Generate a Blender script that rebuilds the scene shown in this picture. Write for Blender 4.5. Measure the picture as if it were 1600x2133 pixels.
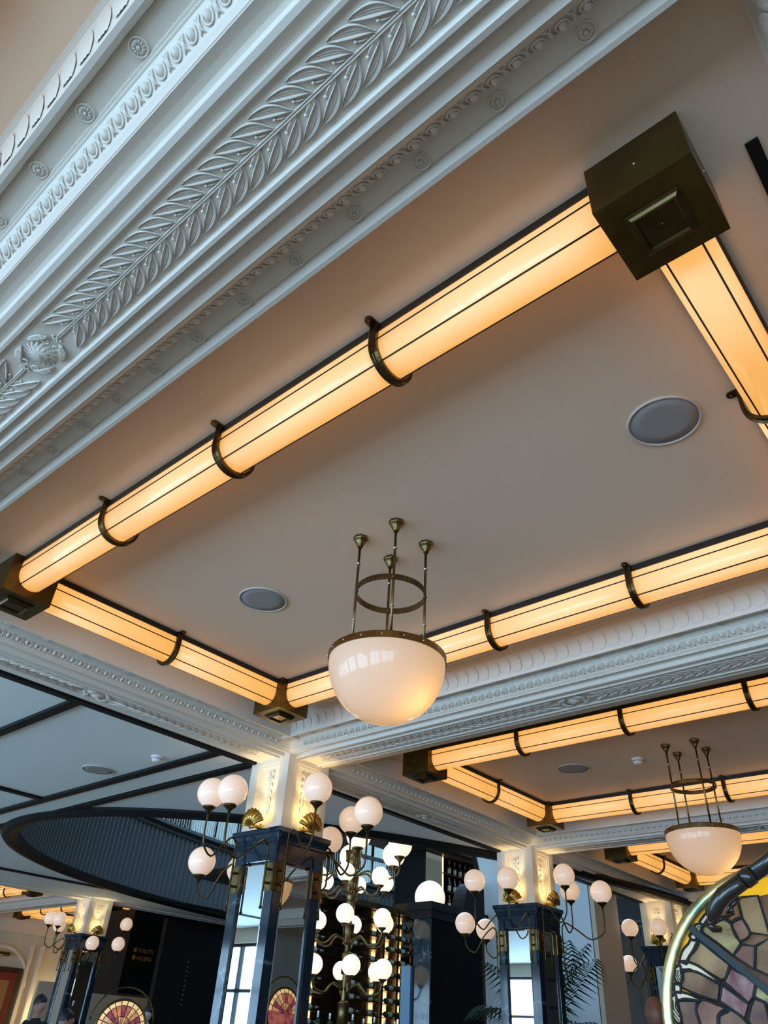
import bpy, bmesh, math, random
from mathutils import Vector, Matrix
random.seed(7)
for o in list(bpy.data.objects): bpy.data.objects.remove(o)
SC = bpy.context.scene
COL = SC.collection
PI = math.pi
# All positions below are in units of 2 m, measured from the camera; W() turns them into metres.
S, CZ = 2.0, 1.25
def W(p): return Vector((p[0]*S, p[1]*S, p[2]*S + CZ))

# ------------------------------------------------------------------ camera
cam = bpy.data.cameras.new('camera'); camo = bpy.data.objects.new('camera', cam); COL.objects.link(camo)
cam.sensor_fit = 'HORIZONTAL'; cam.sensor_width = 36.0; cam.lens = 36.0*1510.8/1600.0
cam.clip_start = 0.02; cam.clip_end = 200
R0 = ((0.75838441, 0.64976111, 0.05160977), (-0.35349339, 0.47652567, -0.80496317), (-0.54762715, 0.59222782, 0.5910759))
right, down, fwd = [Vector(r).normalized() for r in R0]
m = Matrix((right, -down, -fwd)).transposed().to_4x4(); m.translation = W((0, 0, 0))
camo.matrix_world = m
SC.camera = camo

# ------------------------------------------------------------------ world, light, exposure
wd = bpy.data.worlds.new('world'); SC.world = wd; wd.use_nodes = True
wd.node_tree.nodes['Background'].inputs[0].default_value = (0.50, 0.78, 1.0, 1)
wd.node_tree.nodes['Background'].inputs[1].default_value = 1.2
SC.view_settings.view_transform = 'Standard'; SC.view_settings.look = 'None'
SC.view_settings.gamma = 1.0; SC.view_settings.use_curve_mapping = False
SC.view_settings.exposure = 0.0
SC.cycles.max_bounces = 7; SC.cycles.diffuse_bounces = 3; SC.cycles.glossy_bounces = 4; SC.cycles.caustics_reflective = False; SC.cycles.caustics_refractive = False
YW = -1.75                                   # the window wall behind the camera
WINH = 0.56
WINX = (-8.1, -6.75, -5.4, -4.05, -2.7, -1.35, 0.0, 1.3, 2.45)
def area_light(name, u, size, energy, col, rot):
    l = bpy.data.lights.new(name, 'AREA'); l.shape = 'RECTANGLE'; l.size = size[0]*S; l.size_y = size[1]*S
    l.energy = energy; l.color = col
    o = bpy.data.objects.new(name, l); COL.objects.link(o); o.location = W(u); o.rotation_euler = rot
    return o
for wx in WINX:
    area_light('daylight', (wx, YW-0.13, 0.12), (1.1, 1.3), 145, (0.52, 0.755, 1.0), (PI/2, 0, 0))
# unseen roof light added above the gallery to brighten drum and stair wall
area_light('added_skylight', (-4.2, 5.6, 2.52), (2.8, 5.0), 230, (0.55, 0.80, 1.0), (0, 0, 0))

# ------------------------------------------------------------------ materials
def mat(name, base, rough=0.5, metal=0.0, emit=None, estr=0.0, coat=0.0, trans=0.0, ior=1.45, spec=0.5):
    m = bpy.data.materials.new(name); m.use_nodes = True
    b = m.node_tree.nodes['Principled BSDF']
    b.inputs['Base Color'].default_value = (*base, 1); b.inputs['Roughness'].default_value = rough
    b.inputs['Metallic'].default_value = metal; b.inputs['IOR'].default_value = ior
    b.inputs['Coat Weight'].default_value = coat; b.inputs['Coat Roughness'].default_value = 0.05
    b.inputs['Transmission Weight'].default_value = trans
    b.inputs['Specular IOR Level'].default_value = spec
    if emit: b.inputs['Emission Color'].default_value = (*emit, 1); b.inputs['Emission Strength'].default_value = estr
    return m
def nodes(m): nt = m.node_tree; return nt, nt.nodes, nt.links, nt.nodes['Principled BSDF']
def add_noise_color(m, c1, c2, scale, detail=4, lo=0.35, hi=0.65, stretch=(1, 1, 1)):
    nt, N, L, b = nodes(m)
    tc = N.new('ShaderNodeTexCoord'); mp = N.new('ShaderNodeMapping'); mp.inputs['Scale'].default_value = stretch
    n = N.new('ShaderNodeTexNoise'); n.inputs['Scale'].default_value = scale; n.inputs['Detail'].default_value = detail
    r = N.new('ShaderNodeValToRGB'); r.color_ramp.elements[0].position = lo; r.color_ramp.elements[1].position = hi
    r.color_ramp.elements[0].color = (*c1, 1); r.color_ramp.elements[1].color = (*c2, 1)
    L.new(tc.outputs['Object'], mp.inputs[0]); L.new(mp.outputs[0], n.inputs['Vector']); L.new(n.outputs[0], r.inputs[0])
    L.new(r.outputs[0], b.inputs['Base Color'])
    return n
def add_bump(m, scale, strength, dist=0.01):
    nt, N, L, b = nodes(m)
    tc = N.new('ShaderNodeTexCoord'); n = N.new('ShaderNodeTexNoise'); n.inputs['Scale'].default_value = scale; n.inputs['Detail'].default_value = 5
    bp = N.new('ShaderNodeBump'); bp.inputs['Strength'].default_value = strength; bp.inputs['Distance'].default_value = dist
    L.new(tc.outputs['Object'], n.inputs['Vector']); L.new(n.outputs[0], bp.inputs['Height']); L.new(bp.outputs[0], b.inputs['Normal'])
def marble(name, dark, vein, scale):
    m = mat(name, dark, 0.10, coat=0.3)
    nt, N, L, b = nodes(m)
    tc = N.new('ShaderNodeTexCoord')
    n1 = N.new('ShaderNodeTexNoise'); n1.inputs['Scale'].default_value = scale*0.6; n1.inputs['Detail'].default_value = 6
    mx = N.new('ShaderNodeMixRGB'); mx.inputs[0].default_value = 0.35
    vo = N.new('ShaderNodeTexVoronoi'); vo.feature = 'DISTANCE_TO_EDGE'; vo.inputs['Scale'].default_value = scale
    r = N.new('ShaderNodeValToRGB'); e = r.color_ramp.elements
    e[0].position = 0.0; e[0].color = (*vein, 1); e[1].position = 0.030; e[1].color = (*dark, 1)
    k = e.new(0.010); k.color = (*[0.5*a+0.5*c for a, c in zip(dark, vein)], 1)
    n2 = N.new('ShaderNodeTexNoise'); n2.inputs['Scale'].default_value = scale*0.9; n2.inputs['Detail'].default_value = 3
    r2 = N.new('ShaderNodeValToRGB'); r2.color_ramp.elements[0].position = 0.50; r2.color_ramp.elements[1].position = 0.66
    m2 = N.new('ShaderNodeMixRGB'); m2.inputs[1].default_value = (*dark, 1)
    L.new(tc.outputs['Object'], n1.inputs['Vector']); L.new(tc.outputs['Object'], mx.inputs[1]); L.new(n1.outputs['Color'], mx.inputs[2])
    L.new(mx.outputs[0], vo.inputs['Vector']); L.new(vo.outputs[0], r.inputs[0])
    L.new(tc.outputs['Object'], n2.inputs['Vector']); L.new(n2.outputs[0], r2.inputs[0]); L.new(r2.outputs[0], m2.inputs[0]); L.new(r.outputs[0], m2.inputs[2])
    L.new(m2.outputs[0], b.inputs['Base Color'])
    return m
M = {}
M['plaster'] = mat('plaster', (0.78, 0.71, 0.62), 0.5); add_bump(M['plaster'], 60, 0.05)
M['ceil'] = mat('ceiling_paint', (0.85, 0.63, 0.465), 0.6)
M['ceil_daylit'] = mat('ceiling_paint_daylit', (0.80, 0.86, 0.85), 0.6)  # blue of the daylight is put into this ceiling colour
M['bronze'] = mat('bronze', (0.09, 0.06, 0.025), 0.28, 0.9); add_noise_color(M['bronze'], (0.070, 0.045, 0.018), (0.115, 0.078, 0.030), 9)
M['box_bronze'] = mat('box_bronze', (0.12, 0.08, 0.03), 0.36, 0.8); add_noise_color(M['box_bronze'], (0.085, 0.050, 0.012), (0.125, 0.080, 0.022), 7)
M['brass'] = mat('antique_brass', (0.33, 0.23, 0.085), 0.3, 1.0); add_noise_color(M['brass'], (0.13, 0.088, 0.038), (0.24, 0.165, 0.07), 14)
M['steel'] = mat('screw_steel', (0.55, 0.50, 0.42), 0.25, 1.0)
M['rail'] = mat('dark_rail', (0.02, 0.013, 0.01), 0.4)
M['shade'] = mat('lit_shade', (0.62, 0.48, 0.34), 0.28, emit=(1.0, 0.47, 0.10), estr=0.92, coat=0.3)
M['bowl'] = mat('opal_bowl', (0.70, 0.64, 0.57), 0.12, emit=(1.0, 0.58, 0.28), estr=0.26, coat=0.5)
def add_translucent(m, col, fac):
    nt, N, L, b = nodes(m); out = N['Material Output']; t = N.new('ShaderNodeBsdfTranslucent'); t.inputs[0].default_value = (*col, 1)
    mx = N.new('ShaderNodeMixShader'); mx.inputs[0].default_value = fac
    L.new(b.outputs[0], mx.inputs[1]); L.new(t.outputs[0], mx.inputs[2]); L.new(mx.outputs[0], out.inputs['Surface'])
add_translucent(M['bowl'], (1.0, 0.80, 0.52), 0.35)
M['globe'] = mat('opal_globe', (0.85, 0.80, 0.74), 0.10, emit=(1.0, 0.62, 0.36), estr=0.50, coat=0.5)
M['globe_white'] = mat('opal_globe_white', (0.9, 0.88, 0.84), 0.15, emit=(1.0, 0.86, 0.66), estr=1.0, coat=0.4)
M['grille'] = mat('speaker_grille', (0.33, 0.31, 0.30), 0.7)
M['spk_rim'] = mat('speaker_rim', (0.62, 0.54, 0.48), 0.5)
M['white'] = mat('white_plastic', (0.78, 0.76, 0.74), 0.4)
M['black'] = mat('black_paint', (0.008, 0.0075, 0.008), 0.5, spec=.25)
M['mirror'] = mat('mirror', (0.88, 0.92, 0.93), 0.015, 1.0)
M['marble'] = marble('navy_marble', (0.008, 0.022, 0.040), (0.20, 0.32, 0.36), 3.6)
M['gold'] = mat('gilt', (0.55, 0.34, 0.08), 0.28, 1.0)
M['navy'] = mat('navy_panel', (0.085, 0.100, 0.115), 0.45)
M['wood'] = mat('dark_wood', (0.045, 0.025, 0.014), 0.35); add_noise_color(M['wood'], (0.03, 0.016, 0.009), (0.07, 0.04, 0.022), 6, stretch=(1, 1, 0.15))
M['floor'] = mat('floor_wood', (0.16, 0.10, 0.06), 0.35); add_noise_color(M['floor'], (0.31, 0.25, 0.20), (0.40, 0.33, 0.27), 5, stretch=(0.15, 1, 1))
M['cream'] = mat('cream_wall', (0.66, 0.61, 0.50), 0.6)
M['bluewall'] = mat('pale_blue_wall', (0.74, 0.86, 0.95), 0.6)

def pane_material():
    m = bpy.data.materials.new('window_pane'); m.use_nodes = True; N, L = m.node_tree.nodes, m.node_tree.links
    t = N.new('ShaderNodeBsdfTransparent'); t.inputs[0].default_value = (.92, .97, 1, 1); g = N.new('ShaderNodeBsdfGlossy'); g.inputs['Roughness'].default_value = .02
    mx = N.new('ShaderNodeMixShader'); mx.inputs[0].default_value = .06
    L.new(t.outputs[0], mx.inputs[1]); L.new(g.outputs[0], mx.inputs[2]); L.new(mx.outputs[0], N['Material Output'].inputs['Surface']); return m
M['pane'] = pane_material()

# ------------------------------------------------------------------ mesh builder
class MB:
    def __init__(s): s.v = []; s.f = []; s.sm = []
    def add(s, vs, fs, smooth=False):
        n = len(s.v); s.v += [Vector(p) for p in vs]; s.f += [tuple(i+n for i in f) for f in fs]; s.sm += [smooth]*len(fs); return s
    def box(s, a, b):
        x0, y0, z0 = a; x1, y1, z1 = b
        return s.add([(x0,y0,z0),(x1,y0,z0),(x1,y1,z0),(x0,y1,z0),(x0,y0,z1),(x1,y0,z1),(x1,y1,z1),(x0,y1,z1)],
              [(0,3,2,1),(4,5,6,7),(0,1,5,4),(1,2,6,5),(2,3,7,6),(3,0,4,7)])
    def grid(s, rows, closed_u=False, closed_v=False, smooth=True):
        n = len(rows); k = len(rows[0]); fs = []
        for i in range(n if closed_u else n-1):
            for j in range(k if closed_v else k-1):
                a, b = i*k+j, i*k+(j+1) % k; c, d = ((i+1) % n)*k+(j+1) % k, ((i+1) % n)*k+j
                fs.append((a, b, c, d))
        return s.add([p for r in rows for p in r], fs, smooth)
    def tube(s, path, r, n=8, caps=True, smooth=True):
        path = [Vector(p) for p in path]; rows = []; up = None
        rr = r if hasattr(r, '__len__') else [r]*len(path)
        for i, p in enumerate(path):
            t = (path[min(i+1, len(path)-1)] - path[max(i-1, 0)]).normalized()
            if up is None: up = Vector((0,0,1)) if abs(t.z) < 0.9 else Vector((1,0,0))
            a = t.cross(up); 
            if a.length < 1e-6: a = t.orthogonal()
            a.normalize(); b = a.cross(t).normalized(); up = b
            rows.append([p + (a*math.cos(2*PI*k/n) + b*math.sin(2*PI*k/n))*rr[i] for k in range(n)])
        s.grid(rows, closed_v=True, smooth=smooth)
        if caps:
            base = len(s.v) - n*len(path)
            s.f.append(tuple(base+k for k in range(n))); s.f.append(tuple(base+(len(path)-1)*n+n-1-k for k in range(n))); s.sm += [False, False]
        return s
    def lathe(s, prof, c=(0,0,0), n=24, smooth=True, flute=0.0, nf=0):
        rows = [[(c[0]+(r*(1+flute*math.cos(nf*2*PI*k/n)))*math.cos(2*PI*k/n), c[1]+(r*(1+flute*math.cos(nf*2*PI*k/n)))*math.sin(2*PI*k/n), c[2]+z) for k in range(n)] for r, z in prof]
        return s.grid(rows, closed_v=True, smooth=smooth)
    def sphere(s, c, r, n=20, m=12, sc=(1,1,1), a0=0.0, a1=PI):
        prof = [(r*math.sin(a0+(a1-a0)*i/m)+1e-6, r*math.cos(a0+(a1-a0)*i/m)) for i in range(m+1)]
        rows = [[(c[0]+q*math.cos(2*PI*k/n)*sc[0], c[1]+q*math.sin(2*PI*k/n)*sc[1], c[2]+z*sc[2]) for k in range(n)] for q, z in prof]
        return s.grid(rows, closed_v=True)
    def prism(s, poly, ax, a, b):
        # polygon in the two other axes, extruded along ax from a to b
        def P(p, t): q = list(p); q.insert(ax, t); return q
        n = len(poly)
        return s.add([P(p, a) for p in poly]+[P(p, b) for p in poly], [tuple(range(n)), tuple(range(2*n-1, n-1, -1))]+[(i, i+n, (i+1) % n+n, (i+1) % n) for i in range(n)])
    def mesh(s, name, xf=None):
        me = bpy.data.meshes.new(name)
        me.from_pydata([tuple(p*S) for p in ((xf @ q if xf else q) for q in s.v)], [], s.f)
        me.polygons.foreach_set('use_smooth', s.sm)
        bm = bmesh.new(); bm.from_mesh(me); bmesh.ops.remove_doubles(bm, verts=bm.verts, dist=1e-5); bmesh.ops.recalc_face_normals(bm, faces=bm.faces); bm.to_mesh(me); bm.free()
        me.update(); return me
    def build(s, name, mt, parent=None, u0=None, xf=None):
        me = s.mesh(name, xf); me.materials.append(M[mt] if isinstance(mt, str) else mt)
        o = bpy.data.objects.new(name, me); COL.objects.link(o)
        if parent is not None:
            o.parent = parent
            if u0 is not None: o.location = Vector(u0)*S
        else: o.location = W(u0 if u0 is not None else (0,0,0))
        return o
def tag(o, label, cat, group=None):
    o['label'] = label; o['category'] = cat
    if group: o['group'] = group
    return o
def struct(o): o['kind'] = 'structure'; return o
def thing(name, label, cat, u, group=None, rz=0.0):
    o = bpy.data.objects.new(name, None); COL.objects.link(o); o.location = W(u); o.rotation_euler = (0,0,rz); o.empty_display_size = 0.1
    return tag(o, label, cat, group)
def place(me, name, parent, u, rot=None, scale=None):
    o = bpy.data.objects.new(name, me); COL.objects.link(o); o.parent = parent; o.location = Vector(u)*S
    if rot is not None: o.rotation_euler = rot
    if scale is not None: o.scale = scale
    return o
def copy_thing(root, u, label, rz=None):
    def cp(o, par):
        c = o.copy(); COL.objects.link(c); c.parent = par
        for ch in kids.get(o, []): cp(ch, c)
        return c
    kids = {}
    for q in bpy.data.objects:
        if q.parent: kids.setdefault(q.parent, []).append(q)
    c = cp(root, None); c.location = W(u); c['label'] = label
    if rz is not None: c.rotation_euler = (0,0,rz)
    return c
def proj(u):
    v = Vector(u); z = fwd.dot(v)
    if z < 0.05: return (-9e9, -9e9)
    return (800+1510.8*right.dot(v)/z, 1066.5+1510.8*down.dot(v)/z)
def seen(u, mg=40):
    x, y = proj(u); return -mg < x < 1600+mg and -mg < y < 2133+mg

# ------------------------------------------------------------------ setting
XL, XR = -2.27, 0.278              # beam axes along y
YB = [0.2165+1.779*i for i in range(-1, 5)]   # beam axes along x
BX = -0.996; P_Y = 1.779
FL = -CZ/S
XFL = -9.25; YFAR = 8.0; XWR = 3.1
struct(MB().box((XFL-.1, YW-.1, FL-.1), (XWR+.1, YFAR+.1, FL)).build('floor', 'floor'))
struct(MB().box((XL, YW, 1.0), (XWR, YFAR, 1.05)).build('ceiling', 'ceil'))
struct(MB().box((XFL, YW, 1.0), (-6.65, YFAR, 1.05)).build('ceiling', 'ceil'))
ZA = 0.895                         # atrium ceiling
ECX, ECY, EA, EB = -4.17, 6.15, 2.10, 4.28
def ell(t, k=0.0): return (ECX+(EA+k)*math.cos(t), ECY+(EB+k)*math.sin(t))
def atrium_ceiling():
    # slab with an oval hole: one strip from the hole edge to the outer rectangle
    x0, x1, y0, y1 = -6.65, XL-.04, YW, 11.0
    n = 160; inner = []; outer = []
    for i in range(n):
        t = 2*PI*i/n; c, s_ = math.cos(t), math.sin(t)
        ix, iy = ell(t); inner.append((ix, iy))
        ks = []
        if c > 1e-9: ks.append((x1-ECX)/(EA*c))
        if c < -1e-9: ks.append((x0-ECX)/(EA*c))
        if s_ > 1e-9: ks.append((y1-ECY)/(EB*s_))
        if s_ < -1e-9: ks.append((y0-ECY)/(EB*s_))
        k = min(ks); outer.append((ECX+EA*c*k, ECY+EB*s_*k))
    for cx_, cy_ in ((x0,y0),(x1,y0),(x1,y1),(x0,y1)):
        j = min(range(n), key=lambda q: (outer[q][0]-cx_)**2+(outer[q][1]-cy_)**2); outer[j] = (cx_, cy_)
    mb = MB()
    mb.grid([[(p[0], p[1], ZA) for p in inner], [(p[0], p[1], ZA) for p in outer], [(p[0], p[1], ZA+.1) for p in outer], [(p[0], p[1], ZA+.1) for p in inner]], closed_u=True, closed_v=True, smooth=False)
    return struct(mb.build('ceiling', 'ceil_daylit'))
atrium_ceiling()
# walls
struct(MB().box((XWR, YW, FL), (XWR+.1, YFAR, 1.0)).build('wall_right', 'cream'))
struct(MB().box((XFL-.1, YW, FL), (XFL, YFAR, 1.0)).build('wall_left', 'cream'))
struct(MB().box((-2.4, YFAR, FL), (XWR, YFAR+.1, 1.0)).build('wall_far', 'wood'))
struct(MB().box((XFL, YFAR, FL), (-6.4, YFAR+.1, 1.0)).build('wall_far', 'cream'))
wb = MB()
edges = [XFL]+[v for wx in WINX for v in (wx-WINH, wx+WINH)]+[XWR]
for i in range(0, len(edges), 2): wb.box((edges[i], YW-.1, FL), (edges[i+1], YW, 1.0))
for wx in WINX: wb.box((wx-WINH, YW-.1, FL), (wx+WINH, YW, -.52)); wb.box((wx-WINH, YW-.1, .76), (wx+WINH, YW, 1.0))
struct(wb.build('wall_back', 'cream'))
for i, wx in enumerate(WINX):
    w = struct(MB().box((wx-WINH, YW-.07, -.52), (wx+WINH, YW-.066, .76)).build('window_%d' % (i+1), 'pane'))
    for bx0, bz0, bx1, bz1 in ((-.56,-.52,-.53,.76),(.53,-.52,.56,.76),(-.012,-.52,.012,.76),(-.56,.34,.56,.37),(-.56,-.52,.56,-.49),(-.56,.73,.56,.76)):
        MB().box((wx+bx0, YW-.09, bz0), (wx+bx1, YW-.04, bz1)).build('window_bar', 'black', w)

# cornice beam profile: distance from the beam axis, height
HALF = [(0,.8905),(.0405,.8905),(.0445,.885),(.050,.885),(.0503,.8915),(.053,.8945),(.059,.8938),(.065,.891),(.0695,.8868),
        (.0772,.888),(.0777,.896),(.080,.9003),(.086,.902),(.096,.9003),(.108,.8965),(.1085,.8985),(.1105,.8985),(.1112,.900),(.1172,.9045),
        (.118,.906),(.138,.926),(.139,.9275),(.142,.9275),(.1425,.931),(.146,.931),(.1468,.935),(.1705,.935),(.1712,.937),(.1745,.938),
        (.1765,.932),(.183,.9235),(.190,.9235),(.1905,.930),(.195,.946),(.2005,.966),(.2065,.984),(.2075,.990),(.2095,.990),(.2100,.9955),(.2145,.9960),(.2150,1.001)]
def beam(name, axis, c, a, b, right_side=True, left_side=True, seg=1):
    prof = []
    if left_side: prof += [(-d, z) for d, z in reversed(HALF[1:])]
    else: prof += [(-.064, 1.001), (-.064, .885), (-.050, .885), (-.0445, .885), (-.0405, .8905)]
    prof += HALF[1:] if right_side else [(.0405, .8905), (.0445, .885), (.050, .885), (.064, .885), (.064, 1.001)]
    mb = MB()
    rows = []
    for t in (a, b): rows.append([((t, c+d, z) if axis == 0 else (c+d, t, z+.0006)) for d, z in prof])
    mb.grid(rows, smooth=False)
    for t in (0, 1):
        n = len(prof); mb.add(rows[t], [tuple(range(n))])
    o = mb.build(name, 'plaster'); struct(o); return o
trims = {}
trims['near'] = beam('trim_1', 0, YB[1], XL, XWR)
trims['far'] = beam('trim_2', 0, YB[2], XL, XWR)
trims['far2'] = beam('trim_3', 0, YB[3], XL, XWR)
trims['far3'] = beam('trim_4', 0, YB[4], XL, XWR)
trims['left'] = beam('trim_5', 1, XL, YW, YFAR, left_side=False)
trims['right'] = beam('trim_6', 1, XR, YW, YFAR)
trims['west'] = beam('trim_7', 1, -6.65, YW, YFAR, right_side=False)
trims['west_x'] = beam('trim_8', 0, YB[3], XFL, -6.65)
trims['back'] = beam('trim_9', 0, YB[0], XL, XWR)
# black ceiling battens of the atrium ceiling
def batten(a, b, i): return struct(MB().box((a[0], a[1], ZA-.012), (b[0], b[1], ZA)).build('trim_%d' % i, 'black'))
batten((-2.385, YW, 0), (-2.355, 6.5, 0), 10)
batten((-6.55, 1.075, 0), (-2.385, 1.112, 0), 11)
batten((-6.55, 1.69, 0), (-2.385, 1.73, 0), 12)
batten((-6.55, 1.865, 0), (-2.385, 1.905, 0), 13)
batten((-3.76, YW, 0), (-3.725, 1.69, 0), 14)
batten((-5.95, YW, 0), (-5.91, 6.5, 0), 15)
struct(MB().box((-6.55, 1.745, ZA-.006), (-2.385, 1.85, ZA)).build('trim_16', 'ceil_daylit'))

# ------------------------------------------------------------------ ceiling light frames
RX0, RX1, RY0, RY1 = -1.897, -0.1107, 0.6235, 1.5886      # box centres
BH = .06575
UPROF = [(-.040, .985)] + [(.040*math.cos(a), .955+.040*math.sin(a)) for a in [PI+PI*k/16 for k in range(17)]] + [(.040, .985)]
def arm_prism(mb, axis, c, a, b, prof, smooth=True):
    rows = [[((t, c+d, z) if axis == 0 else (c+d, t, z)) for d, z in prof] for t in (a, b)]
    mb.grid(rows, smooth=smooth)
    for r in rows: mb.add(r, [tuple(range(len(r)))])
    return mb
def light_frame(u, label):
    t = thing('ceiling_light_frame', label, 'light', u, 'rectangular glowing ceiling light frames')
    cx, cy = BX-.008, (RY0+RY1)/2                    # frame centre, z measured from the camera plane
    def L(p): return (p[0]-cx, p[1]-cy, p[2]-1.0)
    def bld(mb, name, mt, par=t):
        mb.v = [Vector(L(v)) for v in mb.v]; return mb.build(name, mt, par)
    xs = [RX0+BH, cx-.42, cx, cx+.42, RX1-BH]; ys = [RY0+BH, cy, RY1-BH]
    for yc in (RY0, RY1):
        bld(MB().box((RX0, yc-.043, .984), (RX1, yc+.043, 1.0)), 'back_rail', 'rail')
        for a, b in zip(xs[:-1], xs[1:]): bld(arm_prism(MB(), 0, yc, a, b, UPROF), 'lamp_shade', 'shade')
        for d, z in ((-.0405,.966),(-.026,.9242),(.026,.9242),(.0405,.966)):
            bld(MB().tube([(xs[0], yc+d, z), (xs[-1], yc+d, z)], .0016, 6), 'wire', 'rail')
        for xx in xs[1:-1]: bracket(bld, 0, xx, yc)
    for xc in (RX0, RX1):
        bld(MB().box((xc-.043, RY0, .984), (xc+.043, RY1, 1.0)), 'back_rail', 'rail')
        for a, b in zip(ys[:-1], ys[1:]): bld(arm_prism(MB(), 1, xc, a, b, UPROF), 'lamp_shade', 'shade')
        for d, z in ((-.0405,.966),(-.026,.9242),(.026,.9242),(.0405,.966)):
            bld(MB().tube([(xc+d, ys[0], z), (xc+d, ys[-1], z)], .0016, 6), 'wire', 'rail')
        bracket(bld, 1, cy, xc)
    for xc in (RX0, RX1):
        for yc in (RY0, RY1):
            b = bld(MB().box((xc-BH, yc-BH, .895), (xc+BH, yc+BH, 1.0)), 'corner_box', 'box_bronze')
            # stepped plaque under the box
            prof = [(.0365,.895),(.0365,.8915),(.0345,.8905),(.0325,.8895),(.030,.8855),(.0275,.8845),(.026,.8855),(.025,.8895),(.0,.8895)]
            mb = MB(); rows = [[(xc+sx*q, yc+sy*q, z) for sx, sy in ((1,1),(-1,1),(-1,-1),(1,-1))] for q, z in prof]
            mb.grid(rows, closed_v=True, smooth=False); bld(mb, 'plaque', 'bronze', b)
            bld(MB().sphere((xc, yc, .8895), .0025, 10, 6), 'knob', 'bronze', b)
            for dx, dy in ((1,0),(-1,0),(0,1),(0,-1)):
                bld(MB().sphere((xc+dx*BH, yc+dy*BH, .945), .0022, 8, 5), 'screw', 'steel', b)
    return t
def bracket(bld, axis, at, c):
    w = .0085
    def P(s_, d, z): return (at+s_, c+d, z) if axis == 0 else (c+d, at+s_, z)
    path = [(-.047, 1.0), (-.047, .955)] + [(.047*math.cos(a), .955+.047*math.sin(a)) for a in [PI+PI*k/18 for k in range(1, 18)]] + [(.047, .955), (.047, 1.0)]
    sec = [(-w,-.0035),(-w,.003),(-w*.55,.0045),(-w*.45,.003),(-w*.15,.003),(0,.0048),(w*.15,.003),(w*.45,.003),(w*.55,.0045),(w,.003),(w,-.0035)]
    rows = []
    for i, (d, z) in enumerate(path):
        n = Vector((d, (z-.955) if z < .955 else 0)).normalized()
        rows.append([P(s_, d+n.x*h, z+n.y*h) for s_, h in sec])
    mb = MB(); mb.grid(rows, closed_v=True, smooth=False)
    o = bld(mb, 'bracket', 'bronze')
    for sg in (-1, 1):
        pts = [(sg*(.044), -w), (sg*.044, w), (sg*.060, w)] + [(sg*(.060+.0085*math.cos(a)), .0085*math.sin(a)) for a in [PI/2-PI*k/8 for k in range(1, 8)]] + [(sg*.060, -w)]
        m2 = MB(); rows = [[P(s_, d, z) for d, s_ in pts] for z in (.9965, 1.0)]
        m2.grid(rows, closed_v=True, smooth=False); n = len(pts); m2.add(rows[0], [tuple(range(n))])
        bld(m2, 'foot_tab', 'bronze', o)
        bld(MB().sphere(P(0, sg*.0605, .9965), .003, 8, 5), 'screw', 'brass', o)
FCX, FCY = BX-.008, (RY0+RY1)/2
frame1 = light_frame((FCX, FCY, 1.0), 'largest glowing light frame around the near hanging bowl lamp')
copy_thing(frame1, (FCX, FCY+P_Y, 1.0), 'middle glowing light frame around the farther hanging bowl lamp')
copy_thing(frame1, (FCX, FCY+2*P_Y, 1.0), 'farthest glowing light frame partly behind the farther bowl lamp')
copy_thing(frame1, (FCX, FCY-P_Y, 1.0), 'glowing light frame on the ceiling behind the viewer, out of sight')
copy_thing(frame1, (FCX+2.548, FCY, 1.0), 'glowing light frame in the next bay to the right, outside the picture')
copy_thing(frame1, (-7.92, FCY+P_Y, 1.0), 'glowing light frame at far left edge beyond the oval opening')
copy_thing(frame1, (-7.92, FCY+2*P_Y, 1.0), 'glowing light frame behind the far left column beside the black panel')

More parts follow.
